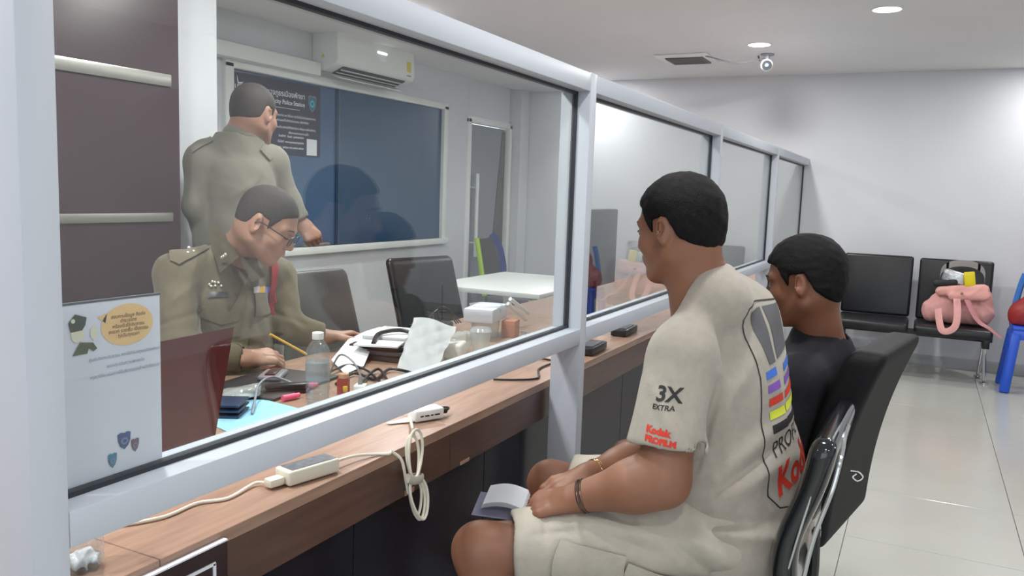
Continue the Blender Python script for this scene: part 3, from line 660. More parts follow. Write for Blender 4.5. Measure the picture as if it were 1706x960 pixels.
# shorts with cargo pocket
so = [el(pel + f1 * .02, (.16, .18, .12), .04, R=frame(f1))]
for h_, kn_, r0 in ((hipL, knL, .104), (hipR, knR, .10)):
    e = h_ + (kn_ - h_) * .87; so.append(sleeve(h_, e, r0, .088, k=.04))
F2 = pf([((985, 868, 1.8), (1120, 905, 1.8), .014, .008), ((990, 890, 1.8), (1100, 925, 1.8), .010, -.007), ((1130, 880, 1.82), (1230, 955, 1.82), .016, .010), ((1110, 900, 1.82), (1190, 960, 1.82), .010, -.008), ((905, 850, 1.82), (912, 900, 1.8), .008, -.006), ((955, 850, 1.82), (966, 905, 1.8), .010, .006), ((885, 893, 1.8), (1000, 880, 1.8), .007, -.006), ((1160, 870, 1.85), (1260, 905, 1.9), .014, -.010)])
shorts, B1s = sobj('shorts', so, mat('cream_twill', (178, 172, 160), 0.85, var=0.04, vs=50, bump=0.25, bs=400), P1, 0.0046, noise=folds(F2, wrinkle(5, .0030, 36)), bvh=True)
m_cream = bpy.data.materials['cream_twill']
def col(nm, c, r=.7): return bpy.data.materials.get(nm) or mat(nm, c, r)
RED, YEL, BLU, PUR, BLK_, GRY = col('print_red', (212, 58, 40)), col('print_yellow', (214, 222, 60)), col('print_blue', (62, 112, 205)), col('print_purple', (130, 84, 176)), col('print_black', (36, 35, 38)), col('print_grey', (92, 92, 96))
# print on the back: its plane faces between the camera and his back
nB = nrm((.80, -.60, .06)); uB = nrm(np.cross(up, nB)); vB = np.cross(nB, uB)
O1 = P(1262, 850, 1.86)
def bp(vf, m, nm='print', lift=.0016): return decal(nm, vf, O1, uB, vB, B1, m, P1, lift)
W_ = 0.30; Hh = .46
path = [(.03, .012), (.0, .04), (.004, .30), (-.018, .40), (-.03, .43), (-.02, .455), (.02, .468)]
bp(line2d(path + [(W_ - .02, .468)], .0032), BLK_, 'print_outline'); bp(line2d([(.03, .012), (W_ - .04, .0)], .0032), BLK_, 'print_outline')
bp(poly2d([(-.004, .445), (.045, .455), (.065, .33), (.04, .325), (.02, .38)]), GRY); bp(poly2d([(.055, .455), (.13, .46), (.14, .36), (.075, .335), (.07, .39)]), GRY)
for i, (m_, x1) in enumerate(((BLU, .062), (PUR, .072), (RED, .082), (YEL, .088), (BLK_, .090))):
    y = .292 - i * .030
    bp(poly2d([(.024 + .002 * i, y), (.024 + .002 * i, y + .018), (x1, y + .028), (x1 + .003, y + .010)]), m_)
    bp(poly2d([(.1 - .002 * i, y + .012), (.1 - .002 * i, y + .030), (.16, y + .052), (.16, y + .034)]), m_)
bp(text2d('PROFOTO', .044, sub=.012, bold=.0004), BLK_, 'lettering'); 
V_, F_ = text2d('PROFOTO', .050, sub=.012); 
for o_ in [x for x in P1.children if x.name.startswith('lettering')]: bpy.data.objects.remove(o_)
bp(([(x * .8 + .030, y + x * .28 + .118) for x, y in V_], F_), BLK_, 'lettering')
V_, F_ = text2d('Kodak', .088, sub=.012, bold=.0032)
bp(([(x * .85 + .028, y + x * .30 + .036) for x, y in V_], F_), RED, 'lettering')
# prints on the left sleeve
nS = nrm((-.05, -1, .05)); uS = nrm(np.cross(up, nS)); vS = np.cross(nS, uS); OS = P(1078, 730, 1.74)
def sp(vf, m, dx=0, dy=0, sk=0): decal('lettering', ([(x + dx, y + dy + sk * x) for x, y in vf[0]], vf[1]), OS, uS, vS, B1, m, P1, .0014)
sp(text2d('3X', .044, sub=.01, bold=.0012), BLK_, .004, .078); sp(text2d('EXTRA', .015, sub=.01, bold=.0003), BLK_, .0, .060)
sp(text2d('Kodak', .020, sub=.01, bold=.0012), RED, -.006, .012, -.08); sp(text2d('PROFILM', .017, sub=.01, bold=.0012), RED, -.006, -.006, -.1)
# sleeve hem stitch + seam
# shorts: pocket flap, seam and tag
nT = nrm((-.15, -1, .18)); uT = nrm(np.cross(up, nT)); vT = np.cross(nT, uT); OT = P(905, 965, 1.80)
def tp(vf, m, nm='print', lift=.0014, thick=0, dx=0, dy=0, rot=0):
    c_, s_ = math.cos(rot), math.sin(rot); return decal(nm, ([(x * c_ - y * s_ + dx, x * s_ + y * c_ + dy) for x, y in vf[0]], vf[1]), OT, uT, vT, B1s, m, P1, lift, thick)
tp(rect2d(0.0, -.03, .125, .085), m_cream, 'cargo_pocket', .005, .004, rot=-.12)
tp(rect2d(.115, -.03, .20, .095), m_cream, 'pocket_flap', .007, .004, rot=-.30)
tp(rect2d(-.01, -.05, .036, .016), BLK_, 'print', .0085, dx=.03, dy=-.01, rot=-.1)
for i, m_ in enumerate((YEL, RED, PUR)): tp(rect2d(-.008 + i * .007, -.05, -.002 + i * .007, .012), m_, 'print', .0095, dx=.03, dy=-.01, rot=-.1)
tp(text2d('Kodak', .022, sub=.01, bold=.0010), BLK_, 'lettering', .0095, dx=.098, dy=.02, rot=-math.pi / 2 - .1); tp(text2d('Kodak', .012, sub=.01, bold=.0005), BLK_, 'lettering', .0095, dx=.078, dy=.008, rot=-math.pi / 2 - .1)
# handcuffs
M_GOLD = mat('brassy_steel', (205, 165, 120), .2, metal=1); M_CUFF = mat('dark_steel', (110, 92, 84), .3, metal=1)
def ring(c_, ax, r, w_, t_, m, lab, loc, nm='handcuff'):
    ax = nrm(ax); a = nrm(np.cross(ax, up)); b = np.cross(ax, a); mb = MB()
    for q in (-w_, w_): mb.tube([c_ + ax * q + (a * math.cos(t) + b * math.sin(t)) * r for t in np.linspace(0, 2 * math.pi, 16, endpoint=False)], t_, n=8, sub=3, closed=True)
    return mb
hc = thing('handcuffs', 'pair of metal handcuffs on the wrists of the man in the cream T-shirt', 'handcuffs', tuple(wrL))
part('cuff', ring(wrR + (elR - wrR) * .16, elR - wrR, .0335, .0035, .0030, M_GOLD, '', None), M_GOLD, hc, world=True)['label'] = 'shiny gold-toned cuff on the far wrist'
part('cuff', ring(wrL + (elL - wrL) * .12, elL - wrL, .0355, .004, .0034, M_CUFF, '', None), M_CUFF, hc, world=True)['label'] = 'dark brown cuff on the near wrist'
part('chain_link', MB().tube([wrL + (0, .03, .0), (wrL + wrR) / 2 + (0, 0, .01), wrR + (0, -.03, 0)], .003, n=6), M_CUFF, hc, world=True)
# folded papers in his hand
pp = thing('folded_papers', 'small stack of folded white papers held over the lap of the man in cream', 'papers', tuple(P(840, 835, 1.95)))
q0 = P(790, 838, 1.97); q1 = P(880, 850, 1.93); e1 = nrm(q1 - q0); e2 = nrm(np.cross(e1, (0, -.45, .9)))
def sheet(c0, L1, W1, th, bend, nm, m=M_PAPER):
    part(nm, MB().grid(lambda u, v: c0 + e1 * L1 * (u - .5) + e2 * W1 * (v - .5) + up * bend * (math.sin(u * 3.14)), 12, 6, th), m, pp, world=True)
sheet((q0 + q1) / 2, .125, .075, .0015, .0, 'backing_sheet', mat('paper_grey', (150, 150, 172), .6))
for i in range(4): sheet((q0 + q1) / 2 + up * (.014 + i * .0035) + e1 * .012, .105 - i * .003, .06, .0012, .010, 'sheet')
# ---- 2: man in black beyond him
P2 = at_person('man in black T-shirt seated beyond the man in cream', (-0.2, 2.5, 0))
f2 = nrm((-.97, .10, 0)); l2 = np.array([-f2[1], f2[0], 0])
o = P(1338, 468, 2.32); R = frame(f2 + up * -.22); hp, T = head_prims(o, R, 1.02)
nb = P(1372, 575, 2.36); sL, sR = nb + l2 * .17 + up * -.075 + f2 * .02, nb - l2 * .17 + up * -.075 + f2 * .02
pel = np.array([nb[0] - .07, nb[1], .55]); ch = nb + (pel - nb) * .35; be_ = nb + (pel - nb) * .75
kL, kR = pel + f2 * .46 + l2 * .12 - up * .02, pel + f2 * .46 - l2 * .12 - up * .02
eL, eR = sL + np.array([-.06, -.03, -.25]), sR + np.array([-.06, .03, -.25]); wL, wR = eL + f2 * .23 - l2 * .07 - up * .02, eR + f2 * .23 + l2 * .07 - up * .02
bd = hp + [rc(T(-.028, 0, -.045), nb - up * .02, .056, .064, .03), rc(nb - up * .02, ch, .06, .08, .03), rc(ch, pel, .08, .10, .04)] + arm_prims(sL, eL, wL) + arm_prims(sR, eR, wR)
bd += hand_prims(wL, f2 * .9 - up * .2 - l2 * .2, up, -l2) + hand_prims(wR, f2 * .9 - up * .2 + l2 * .2, up, l2)
for k_ in (kL, kR):
    a_ = np.array([k_[0] + .02, k_[1], .09]); bd += [rc(pel, k_, .07, .055, .04), rc(k_, a_, .05, .034, .03), rc(a_, a_ + f2 * .15 - up * .05, .032, .028, .02)]
sobj('body', bd, M_SKIN2, P2, 0.0048)
sobj('hair', hair_prims(o, R, .014, front=.062, nape=-.075, w=1.02), M_HAIR, P2, 0.0038, noise=wrinkle(4, .0015, 150)); face_bits(P2, T, R)
M_BLKC = mat('black_jersey', (22, 22, 29), 0.85, var=.1, vs=40, bump=.2, bs=400)
s2 = [rc(nb - up * .03, nb + up * .015 + f2 * .012, .088, .078, .03), rc(nb - up * .03, ch, .082, .165, .05, n=f2, s=.72), rc(ch, be_, .165, .17, .05, n=f2, s=.78), rc(be_, pel, .17, .175, .05, n=f2, s=.8), rc(sL, sR, .066, .066, .05), sleeve(sL, sL + (eL - sL) * .8, .07, .078), sleeve(sR, sR + (eR - sR) * .8, .07, .078), rc(nb - up * .02, nb + up * .1, .06, .064, .008, 's')]
sobj('t_shirt', s2, M_BLKC, P2, 0.006, noise=wrinkle(12, .0025, 30))
s3 = [el(pel + f2 * .02, (.15, .17, .11), .04, R=frame(f2))]
for k_ in (kL, kR): s3.append(sleeve(pel + (k_ - pel) * .2 + (k_ - pel - f2 * ((k_ - pel) @ f2)) * .5, k_, .095, .08))
sobj('trousers', s3, mat('charcoal_twill', (40, 42, 50), .85, var=.1, bump=.2, bs=300), P2, 0.006, noise=wrinkle(13, .003, 30))

# ---- 3: officer writing at the desk
M_KHAKI = mat('khaki_twill', (97, 87, 66), 0.8, var=.05, vs=40, bump=.3, bs=600, sheen=.2)
M_SILV = mat('silver_badge', (215, 215, 210), .3, metal=.7)
O1p = at_person('seated police officer with glasses writing at the desk in khaki uniform', (-2.2, 2.15, 0))
fo = nrm((.93, .30, 0)); lo_ = np.array([-fo[1], fo[0], 0])
o = P(446, 372, 2.76); R = frame(nrm((.86, .42, 0)) + up * -.62); hp, T = head_prims(o, R, 1.02)
nb = P(388, 425, 2.90)
wr_r = AZ(413, 597, .785); hR_ = AZ(500, 590, .775); wr_l = AZ(545, 562, .785); hL_ = AZ(590, 556, .79)
shr, shl = P(292, 458, 2.74), P(462, 462, 3.10)
elr, ell_ = P(300, 590, 2.62), P(478, 545, 3.02)
pel = np.array([-2.40, 2.10, .56]); ch = P(378, 500, 2.90); be_ = P(385, 590, 2.93)
M_OSK = mat('skin_officer', (170, 128, 108), 0.5, var=.06, vs=14, bump=.04, bs=300)
bd = hp + [rc(T(-.03, 0, -.045), nb - up * .02, .060, .066, .03), rc(nb, ch, .07, .10, .04), rc(ch, pel, .10, .11, .04)] + arm_prims(shr, elr, wr_r) + arm_prims(shl, ell_, wr_l)
bd += hand_prims(wr_r, hR_ - wr_r, np.array([.25, -.45, .9]), np.array([.3, .9, .5]), curls=((.35, .6, .4), (.4, .65, .4), (.5, .7, .45), (.6, .75, .5)), thumb=(.85, .35, -.25), sc=1.02)
bd += hand_prims(wr_l, hL_ - wr_l + up * .0, np.array([-.1, .35, .9]), np.array([.6, -.8, .1]), curls=(.35, .5, .4), thumb=(.7, .6, -.3), sc=1.0)
for s_ in (1, -1):
    h_ = pel + lo_ * s_ * .09; k_ = h_ + fo * .44 + up * .0; a_ = np.array([k_[0], k_[1], .09]); bd += [rc(h_, k_, .07, .055, .04), rc(k_, a_, .05, .034, .03)]
sobj('body', bd, M_OSK, O1p, 0.0036)
sobj('hair', hair_prims(o, R, .0045, front=.070, nape=-.05, side=.0), M_BUZZ, O1p, 0.003, noise=wrinkle(8, .0004, 300))
face_bits(O1p, T, R, eyes=False)
# glasses
gl = MB()
for s_ in (1, -1):
    c_ = T(.104, s_ * .034, -.004); ring_ = [c_ + R @ np.array([-.006 * math.cos(t) * s_ * 0, .024 * math.cos(t), .018 * math.sin(t)]) for t in np.linspace(0, 2 * math.pi, 14, endpoint=False)]
    gl.tube(ring_, .0015, n=6, closed=True, sub=2); gl.tube([T(.103, s_ * .057, .004), T(.06, s_ * .081, .008), T(.0, s_ * .084, .008), T(-.018, s_ * .083, -.008)], .0018, n=6)
gl.tube([T(.104, -.011, .0), T(.107, 0, .003), T(.104, .011, .0)], .0015, n=6)
part('glasses_frame', gl, M_BLK, O1p, world=True)
for s_ in (1, -1):
    c_ = T(.104, s_ * .034, -.004); part('lens', MB().grid(lambda u, v: c_ + R @ np.array([0, .023 * v * math.cos(u * 6.2832), .017 * v * math.sin(u * 6.2832)]), 16, 2, .001), clear('spectacle_lens', f0=.06) if s_ == 1 else bpy.data.materials['spectacle_lens'], O1p, world=True)
# uniform shirt
us = [rc(nb - up * .05, ch, .08, .155, .05, n=fo, s=.74), rc(ch, be_, .158, .160, .05, n=fo, s=.80), rc(be_, pel, .160, .165, .05, n=fo, s=.85), rc(shr + (shl - shr) * .06, shl + (shr - shl) * .06, .064, .064, .05), rc(nb, shr, .05, .058, .05), rc(nb, shl, .05, .058, .05)]
us += [rc(shr, elr, .069, .062, .03), sleeve(elr, elr + (wr_r - elr) * .93, .060, .046), rc(shl, ell_, .068, .060, .03), sleeve(ell_, ell_ + (wr_l - ell_) * .90, .060, .046), el(elr, (.062, .062, .062), .03), rc(T(-.02, 0, -.09), nb + up * .03, .058, .060, .012, 's')]
F3 = pf([((262, 520, 2.6), (330, 470, 2.6), .014, .006), ((255, 545, 2.6), (335, 520, 2.6), .010, -.006), ((280, 560, 2.6), (350, 560, 2.6), .012, .006), ((350, 560, 2.7), (440, 580, 2.7), .016, -.008), ((420, 450, 2.75), (400, 560, 2.75), .006, -.005), ((470, 520, 2.9), (510, 560, 2.9), .014, .007), ((455, 520, 2.9), (520, 545, 2.9), .010, -.006)])
ush, B3 = sobj('uniform_shirt', us, M_KHAKI, O1p, 0.0046, noise=folds(F3, wrinkle(21, .0022, 34)), bvh=True)
def on(Bv, px, py, d=2.8):
    p = P(px, py, d); di = Vector(P(px, py, 1) - CAM).normalized(); h = Bv.ray_cast(Vector(CAM), di, 9); return (h[0], h[1] if h[1].dot(di) < 0 else -h[1]) if h[0] else (Vector(p), -di)
def patch(nm, poly_px, Bv, m, parent, thick=.003, lift=.002, d=2.8, sub=.010):
    """flat cloth or metal piece lying on a garment; its outline is given by where its corners sit on it"""
    pts = [on(Bv, x, y, d)[0] for x, y in poly_px]; c_ = sum(pts, Vector()) / len(pts); n_ = sum((on(Bv, x, y, d)[1] for x, y in poly_px), Vector()).normalized()
    U_ = (pts[1] - pts[0]); U_ = (U_ - n_ * U_.dot(n_)).normalized(); W2 = n_.cross(U_)
    return decal(nm, poly2d([((q - c_).dot(U_), (q - c_).dot(W2)) for q in pts], sub), c_, U_, W2, Bv, m, parent, lift, thick)
patch('pocket', [(333, 510), (396, 522), (392, 568), (330, 560)], B3, M_KHAKI, O1p, .002, .003)
patch('pocket_flap', [(331, 508), (398, 520), (396, 534), (368, 540), (332, 526)], B3, M_KHAKI, O1p, .0025, .0055)
patch('pocket', [(422, 486), (448, 486), (450, 522), (424, 528)], B3, M_KHAKI, O1p, .002, .003)
patch('name_tag', [(347, 488), (379, 487), (379, 496), (347, 497)], B3, M_BLK, O1p, .002, .004)
for i in range(3): patch('ribbon_bar', [(421 + i * 9, 479), (430 + i * 9, 477), (430 + i * 9, 488), (421 + i * 9, 489)], B3, (col('ribbon_white', (190, 180, 190)), col('ribbon_yellow', (200, 160, 60)), col('ribbon_blue', (110, 110, 180)))[i], O1p, .002, .004)
def badge(pts, r, nm='badge'):
    b = MB()
    for x, y in pts: q, n_ = on(B3, x, y); b.ball(q + n_ * .004, r, 5)
    part(nm, b, M_SILV, O1p, world=True)
badge([(349, 475), (354, 470), (359, 477), (364, 472), (369, 477), (358, 471), (352, 478)], .0055, 'wing_badge')
# epaulette with its insignia, collar leaves
patch('epaulette', [(283, 420), (342, 402), (349, 416), (298, 442), (284, 436)], B3, M_KHAKI, O1p, .004, .004)
badge([(306, 419), (312, 423), (318, 416), (314, 413), (322, 421)], .0065, 'rank_insignia')
cl = MB()
def leaf(pts, th=.004): 
    n_ = (Vector(pts[1]) - Vector(pts[0])).cross(Vector(pts[2]) - Vector(pts[0])).normalized(); b = MB(); vs = [b.bm.verts.new(p) for p in pts]; f = b.bm.faces.new(vs); bmesh.ops.solidify(b.bm, geom=[f], thickness=th); bmesh.ops.subdivide_edges(b.bm, edges=b.bm.edges[:], cuts=1, use_grid_fill=True); return b
part('collar', leaf([P(344, 382, 2.80), P(362, 368, 2.84), P(398, 428, 2.72), P(366, 455, 2.66)]), M_KHAKI, O1p, world=True)
part('collar', leaf([P(398, 430, 2.74), P(450, 425, 2.93), P(444, 460, 2.80), P(420, 470, 2.72)]), M_KHAKI, O1p, world=True)
part('collar_band', MB().tube([nb + up * .022 + (fo * .07 * math.cos(t) + lo_ * .068 * math.sin(t)) + fo * .02 for t in np.linspace(0, 2 * math.pi, 14, endpoint=False)], .010, n=8, closed=True, sub=3, flat=(1.7, .5)), M_KHAKI, O1p, world=True)
b = MB(); q = P(374, 427, 2.675)
for dx, dz in ((0, 0), (.008, .006), (-.007, -.004)): b.ball(Vector(q) + Vector((dx, -.004, dz)), .006, 5)
part('collar_badge', b, M_SILV, O1p, world=True)
# button placket
patch('placket', [(406, 465), (414, 465), (412, 590), (402, 590)], B3, M_KHAKI, O1p, .002, .003)
# red shoulder sash on his left side
patch('red_lanyard', [(448, 440), (459, 438), (462, 505), (450, 516)], B3, col('sash_red', (168, 42, 52)), O1p, .006, .004)
# pen
pe = solo('pen', MB().tube([P(450, 557, 2.70), hR_ + np.array([.02, .01, .0])], .004, n=8, sub=1), mat('pen_yellow', (224, 180, 70), .4), 'yellow pen in the writing hand of the seated officer', 'pen', tuple(hR_))
# trousers
tr3 = [el(pel + fo * .02, (.15, .17, .11), .04, R=frame(fo))]
for s_ in (1, -1): h_ = pel + lo_ * s_ * .09; tr3.append(sleeve(h_, h_ + fo * .46, .095, .08))
sobj('trousers', tr3, M_KHAKI, O1p, 0.007)

# ---- 4: officer standing with his back to us
O2p = at_person('standing police officer in grey-khaki shirt with his back turned, by the blue window', (-2.5, 2.62, 0))
M_KH2 = mat('grey_khaki_twill', (112, 108, 98), 0.8, var=.04, vs=40, bump=.3, bs=600, sheen=.2)
fq = nrm((-.20, .98, 0)); lq = np.array([-fq[1], fq[0], 0])
o = P(424, 190, 3.42); R = frame(nrm((-.04, .99, 0)) - up * .18); hp, T = head_prims(o, R, 1.03)
nb = P(398, 240, 3.42); sl, sr = P(338, 268, 3.38), P(452, 272, 3.52)
el_l, el_r = P(330, 345, 3.36), P(478, 335, 3.58); wl, wr2 = P(350, 400, 3.55), P(502, 372, 3.60)
pel = np.array([nb[0] + .02, nb[1], .96]); ch = P(388, 310, 3.44); be_ = nb + (pel - nb) * .72 + fq * -.02
bd = hp + [rc(T(-.028, 0, -.045), nb - up * .02, .062, .068, .03), rc(nb, ch, .08, .11, .04), rc(ch, pel, .11, .12, .04)] + arm_prims(sl, el_l, wl) + arm_prims(sr, el_r, wr2)
bd += hand_prims(wr2, P(519, 392, 3.60) - wr2, np.array([.6, -.6, .4]), np.array([.3, .6, .6]), curls=(1.0, 1.3, .9), thumb=(.9, .15, -.4), sc=.95) + hand_prims(wl, P(365, 420, 3.62) - wl, np.array([-.6, -.5, .4]), -lq * -1)
for s_ in (1, -1):
    h_ = pel + lq * s_ * .09 - up * .05; k_ = h_ - up * .42; a_ = np.array([h_[0], h_[1], .09]); bd += [rc(h_, k_, .08, .06, .04), rc(k_, a_, .055, .036, .03), rc(a_, a_ + fq * .14 - up * .045, .034, .028, .02)]
sobj('body', bd, mat('skin_standing', (150, 112, 96), .5, var=.06, vs=14), O2p, 0.0048)
sobj('hair', hair_prims(o, R, .0045, front=.070, nape=-.05, w=1.03), M_BUZZ, O2p, 0.0038); face_bits(O2p, T, R)
c4 = P(406, 224, 3.415)
u2 = [rc(nb - up * .04, ch, .09, .175, .05, n=fq, s=.74), rc(ch, be_, .178, .185, .05, n=fq, s=.78), rc(be_, pel, .185, .175, .05, n=fq, s=.8), rc(sl, sr, .062, .062, .05), rc(nb, sl, .058, .058, .05), rc(nb, sr, .058, .058, .05), rc(sl, el_l, .070, .058, .03), sleeve(el_l, el_l + (wl - el_l) * .92, .057, .044), rc(sr, el_r, .070, .058, .03), sleeve(el_r, el_r + (wr2 - el_r) * .92, .057, .044), rc(nb, c4, .090, .080, .03), rc(nb - up * .03, nb + up * .035, .095, .085, .03), cut(c4 + up * .005, up, .006)]
F4 = pf([((440, 290, 3.4), (415, 345, 3.4), .014, -.007), ((430, 300, 3.4), (385, 330, 3.4), .012, .005), ((345, 300, 3.3), (350, 390, 3.3), .012, -.006), ((455, 320, 3.4), (470, 350, 3.4), .010, -.006)])
ush2, B4 = sobj('uniform_shirt', u2, M_KH2, O2p, 0.0056, noise=folds(F4, wrinkle(22, .002, 28)), bvh=True)
part('collar', MB().tube([c4 + (fq * .080 * math.cos(t) + lq * .076 * math.sin(t)) + up * .010 * math.cos(t + 3.14) for t in np.linspace(0, 2 * math.pi, 14, endpoint=False)], .013, n=8, closed=True, sub=3, flat=(1.6, .45)), M_KH2, O2p, world=True)
patch('epaulette', [(318, 246), (352, 228), (356, 236), (322, 256)], B4, M_KH2, O2p, .004, .004, d=3.4)
patch('epaulette', [(438, 240), (455, 262), (448, 268), (432, 250)], B4, M_KH2, O2p, .004, .004, d=3.4)
t4 = [el(pel - up * .02, (.13, .175, .11), .04, R=frame(fq))]
for s_ in (1, -1): h_ = pel + lq * s_ * .09 - up * .05; t4.append(sleeve(h_, np.array([h_[0], h_[1], .10]), .10, .068))
sobj('trousers', t4, M_KH2, O2p, 0.008)
for s_, nm in ((1, 'shoe'), (-1, 'shoe')):
    a_ = pel + lq * s_ * .09; sobj(nm, [rc((a_[0], a_[1], .05), np.array([a_[0], a_[1], .04]) + fq * .17, .045, .04, .02), cut((0, 0, .002), (0, 0, -1))], M_BLK, O2p, .008)
for pp_, pe_, ff_ in ((P1, None, f1), (P2, None, f2)): pass
# ------------------------------------------------------------------ chairs
def office_chair(label, c, f, prof, group=None, w=.46, z0=.50, z1=.92, th=.06, m=None, seatz=.435):
    """padded swivel chair; c = centre of the seat on the floor, prof(v) = how far back the backrest is at height fraction v"""
    f = nrm(f); l = np.array([-f[1], f[0], 0]); c = np.array([c[0], c[1], 0]); m = m or M_LEA
    t = thing('office_chair', label, 'chair', tuple(c), 0, group); rz = math.atan2(f[1], f[0])
    part('seat', MB().box(c + f * .02 + up * seatz, (.44, w, .08), rz=rz, bev=.035, seg=4), m, t, world=True)
    sobj('backrest', [pad(c, f, w, z0, z1, prof, th)], m, t, .006)
    part('back_bar', MB().tube([c - f * .10 + up * .40, c - f * (prof(0) + .02) + up * .42, c - f * (prof(.3) + .035) + up * (z0 + .3 * (z1 - z0))], .014, n=8), M_BLK, t, world=True)
    part('gas_lift', MB().cyl(c + up * .08, c + up * .40, .025), M_CHROME, t, world=True)
    for k in range(5):
        a = k * 1.2566 + .3; u = np.array([math.cos(a), math.sin(a), 0]); q = np.array([-u[1], u[0], 0])
        part('base_arm', MB().tube([c + up * .10, c + u * .14 + up * .085, c + u * .27 + up * .065], .018, n=8), M_BLK, t, world=True)
        part('caster', MB().cyl(c + u * .27 - q * .02 + up * .027, c + u * .27 + q * .02 + up * .027, .027), M_BLK, t, world=True)
    return t
M_GLOSS = mat('glossy_black_leather', (22, 26, 30), .14, var=.1, vs=20, bump=.05, bs=60, coat=.5)
cA = office_chair('glossy black leather chair directly behind the man in cream', (-.395, 1.97), (-1, .02, 0), lambda v: .205 + .05 * v - .03 * np.exp(-((v - .35) / .3) ** 2), w=.44, z0=.48, z1=.865, th=.055, m=M_GLOSS)
part('edge_trim', MB().tube([(-.168, 1.752, .54), (-.150, 1.746, .66), (-.122, 1.748, .77), (-.112, 1.768, .838), (-.112, 1.82, .862), (-.112, 1.90, .866)], .005, n=8), mat('clear_edge_trim', (190, 195, 195), .12, metal=.7), cA, world=True)
part('edge_trim', MB().tube([(-.200, 1.752, .56), (-.180, 1.747, .66), (-.158, 1.750, .77), (-.150, 1.770, .832), (-.150, 1.81, .852)], .0025, n=8), bpy.data.materials['clear_edge_trim'], cA, world=True)
cB = office_chair('tall black padded chair behind the man in black, nearest the white floor', (-.365, 2.53), (-.985, .17, 0), lambda v: .19 + .02 * v + .10 * v ** 2.2, w=.47, z0=.42, z1=.972, th=.10, m=mat('matt_black_cover', (15, 15, 19), .6, bump=.2, bs=200, spec=.25))
q = AX(1430, 790, -.10)
part('zip_pull', MB().tube([q + np.array(v) for v in ((-.018, -.02, .012), (.0, -.02, .012), (.012, -.02, 0), (.0, -.02, -.012), (-.012, -.02, -.004), (-.004, -.02, .006))], .0025, n=6), M_CHROME, cB, world=True)
prf = lambda v: .20 + .13 * v
cC_ = office_chair('black leather office chair just right of the seated officer', (-2.30, 3.04), (.99, -.14, 0), lambda v: .19 + .14 * v + .01 * v * v, group='black leather chairs behind the desk', w=.50, z0=.48, z1=.935, th=.05, m=mat('dull_black_leather', (62, 62, 64), .45, var=.1, vs=30, bump=.1, bs=200))
cD_ = office_chair('glossy black leather office chair behind the white paper bag, below the blue window', (-2.32, 4.02), (.97, -.24, 0), lambda v: .19 + .15 * v, group='black leather chairs behind the desk', w=.52, z0=.48, z1=.945, th=.05)
cE_ = office_chair('black office chair under the seated officer, mostly hidden by him', (-2.40, 2.10), (.93, .3, 0), lambda v: .22 + .05 * v, group='black leather chairs behind the desk', w=.44, z0=.50, z1=.88, th=.05)
# far office furniture
wt = thing('side_table', 'white table behind the desk in front of the grey chairs', 'table', (-2.42, 4.9, 0))
part('tabletop', MB().box((-2.42, 5.0, .725), (.80, 1.1, .03), bev=.003), M_PLW, wt, world=True)
for x in (-2.76, -2.08):
    for y in (4.5, 5.5): part('leg', MB().box((x, y, .355), (.05, .05, .71), bev=.003), M_PLW, wt, world=True)
def grey_chair(label, loc, rz, m, edge=None):
    t = thing('task_chair', label, 'chair', loc, rz, 'grey task chairs by the white table')
    part('seat', MB().box((0, 0, .46), (.46, .48, .07), bev=.03, seg=3), m, t)
    b = MB(); b.grid(lambda u, v: (-.22 - .10 * v, (u - .5) * (.50 - .10 * v), .50 + .45 * v), 8, 8, .04); part('backrest', b, m, t)
    if edge: part('edge', MB().tube([(-.215, -.26, .50), (-.265, -.235, .75), (-.315, -.21, .96)], .020, n=8), edge, t)
    part('gas_lift', MB().cyl((0, 0, .08), (0, 0, .43), .025), M_BLK, t)
    for k in range(5):
        a = k * 1.2566; part('base_arm', MB().tube([(0, 0, .10), (math.cos(a) * .27, math.sin(a) * .27, .05)], .018, n=8, sub=1), M_BLK, t)
    return t
M_GREYF = mat('grey_mesh', (92, 92, 98), .8, var=.05, vs=80)
grey_chair('grey task chair with a lime green edge beside the door', (-2.95, 6.10, 0), .15, M_GREYF, mat('lime_edge', (150, 185, 50), .5))
grey_chair('pale grey task chair beyond the green-edged one, close to the partition post', (-2.35, 6.95, 0), -.1, mat('pale_grey_mesh', (130, 135, 140), .8))
bc = thing('blue_plastic_chair', 'blue plastic chair with an oval hole in its back, in front of the glass door', 'chair', (-3.35, 6.85, 0), .0)
M_BLUP = mat('blue_plastic', (34, 72, 165), .35)
b = MB(); n_ = 24; outer = []; inner = []
for k in range(n_):
    a = 2 * math.pi * k / n_; y, z = math.cos(a), math.sin(a); outer.append((.215 * y * (1 if z > 0 else 1.05), .64 + .31 * max(z, -.8) if z > 0 else .64 + .21 * z)); inner.append((.085 * y, .68 + .17 * z))
vo = [b.bm.verts.new((-.20 - .12 * (z - .44), y, z)) for y, z in outer]; vi = [b.bm.verts.new((-.20 - .12 * (z - .44), y, z)) for y, z in inner]
fs = [b.bm.faces.new((vo[k], vo[(k + 1) % n_], vi[(k + 1) % n_], vi[k])) for k in range(n_)]; bmesh.ops.solidify(b.bm, geom=fs, thickness=.012)
part('backrest', b, M_BLUP, bc); part('seat', MB().box((0, 0, .43), (.42, .42, .025), bev=.010), M_BLUP, bc)
for x in (-.17, .17):
    for y in (-.17, .17): part('leg', MB().cyl((x, y, .42), (x * 1.25, y * 1.2, 0), .022, .016), M_BLUP, bc)
b = MB().lathe([(.001, 0), (.038, 0), (.04, .01), (.04, .15), (.02, .18), (.014, .185), (.014, .21), (.001, .21)], (-2.3, 5.42, .74))
solo('spray_bottle', b, mat('pale_bottle', (190, 198, 198), .4), 'pale bottle standing on the far end of the white table', 'bottle', (-2.3, 5.42, .74))
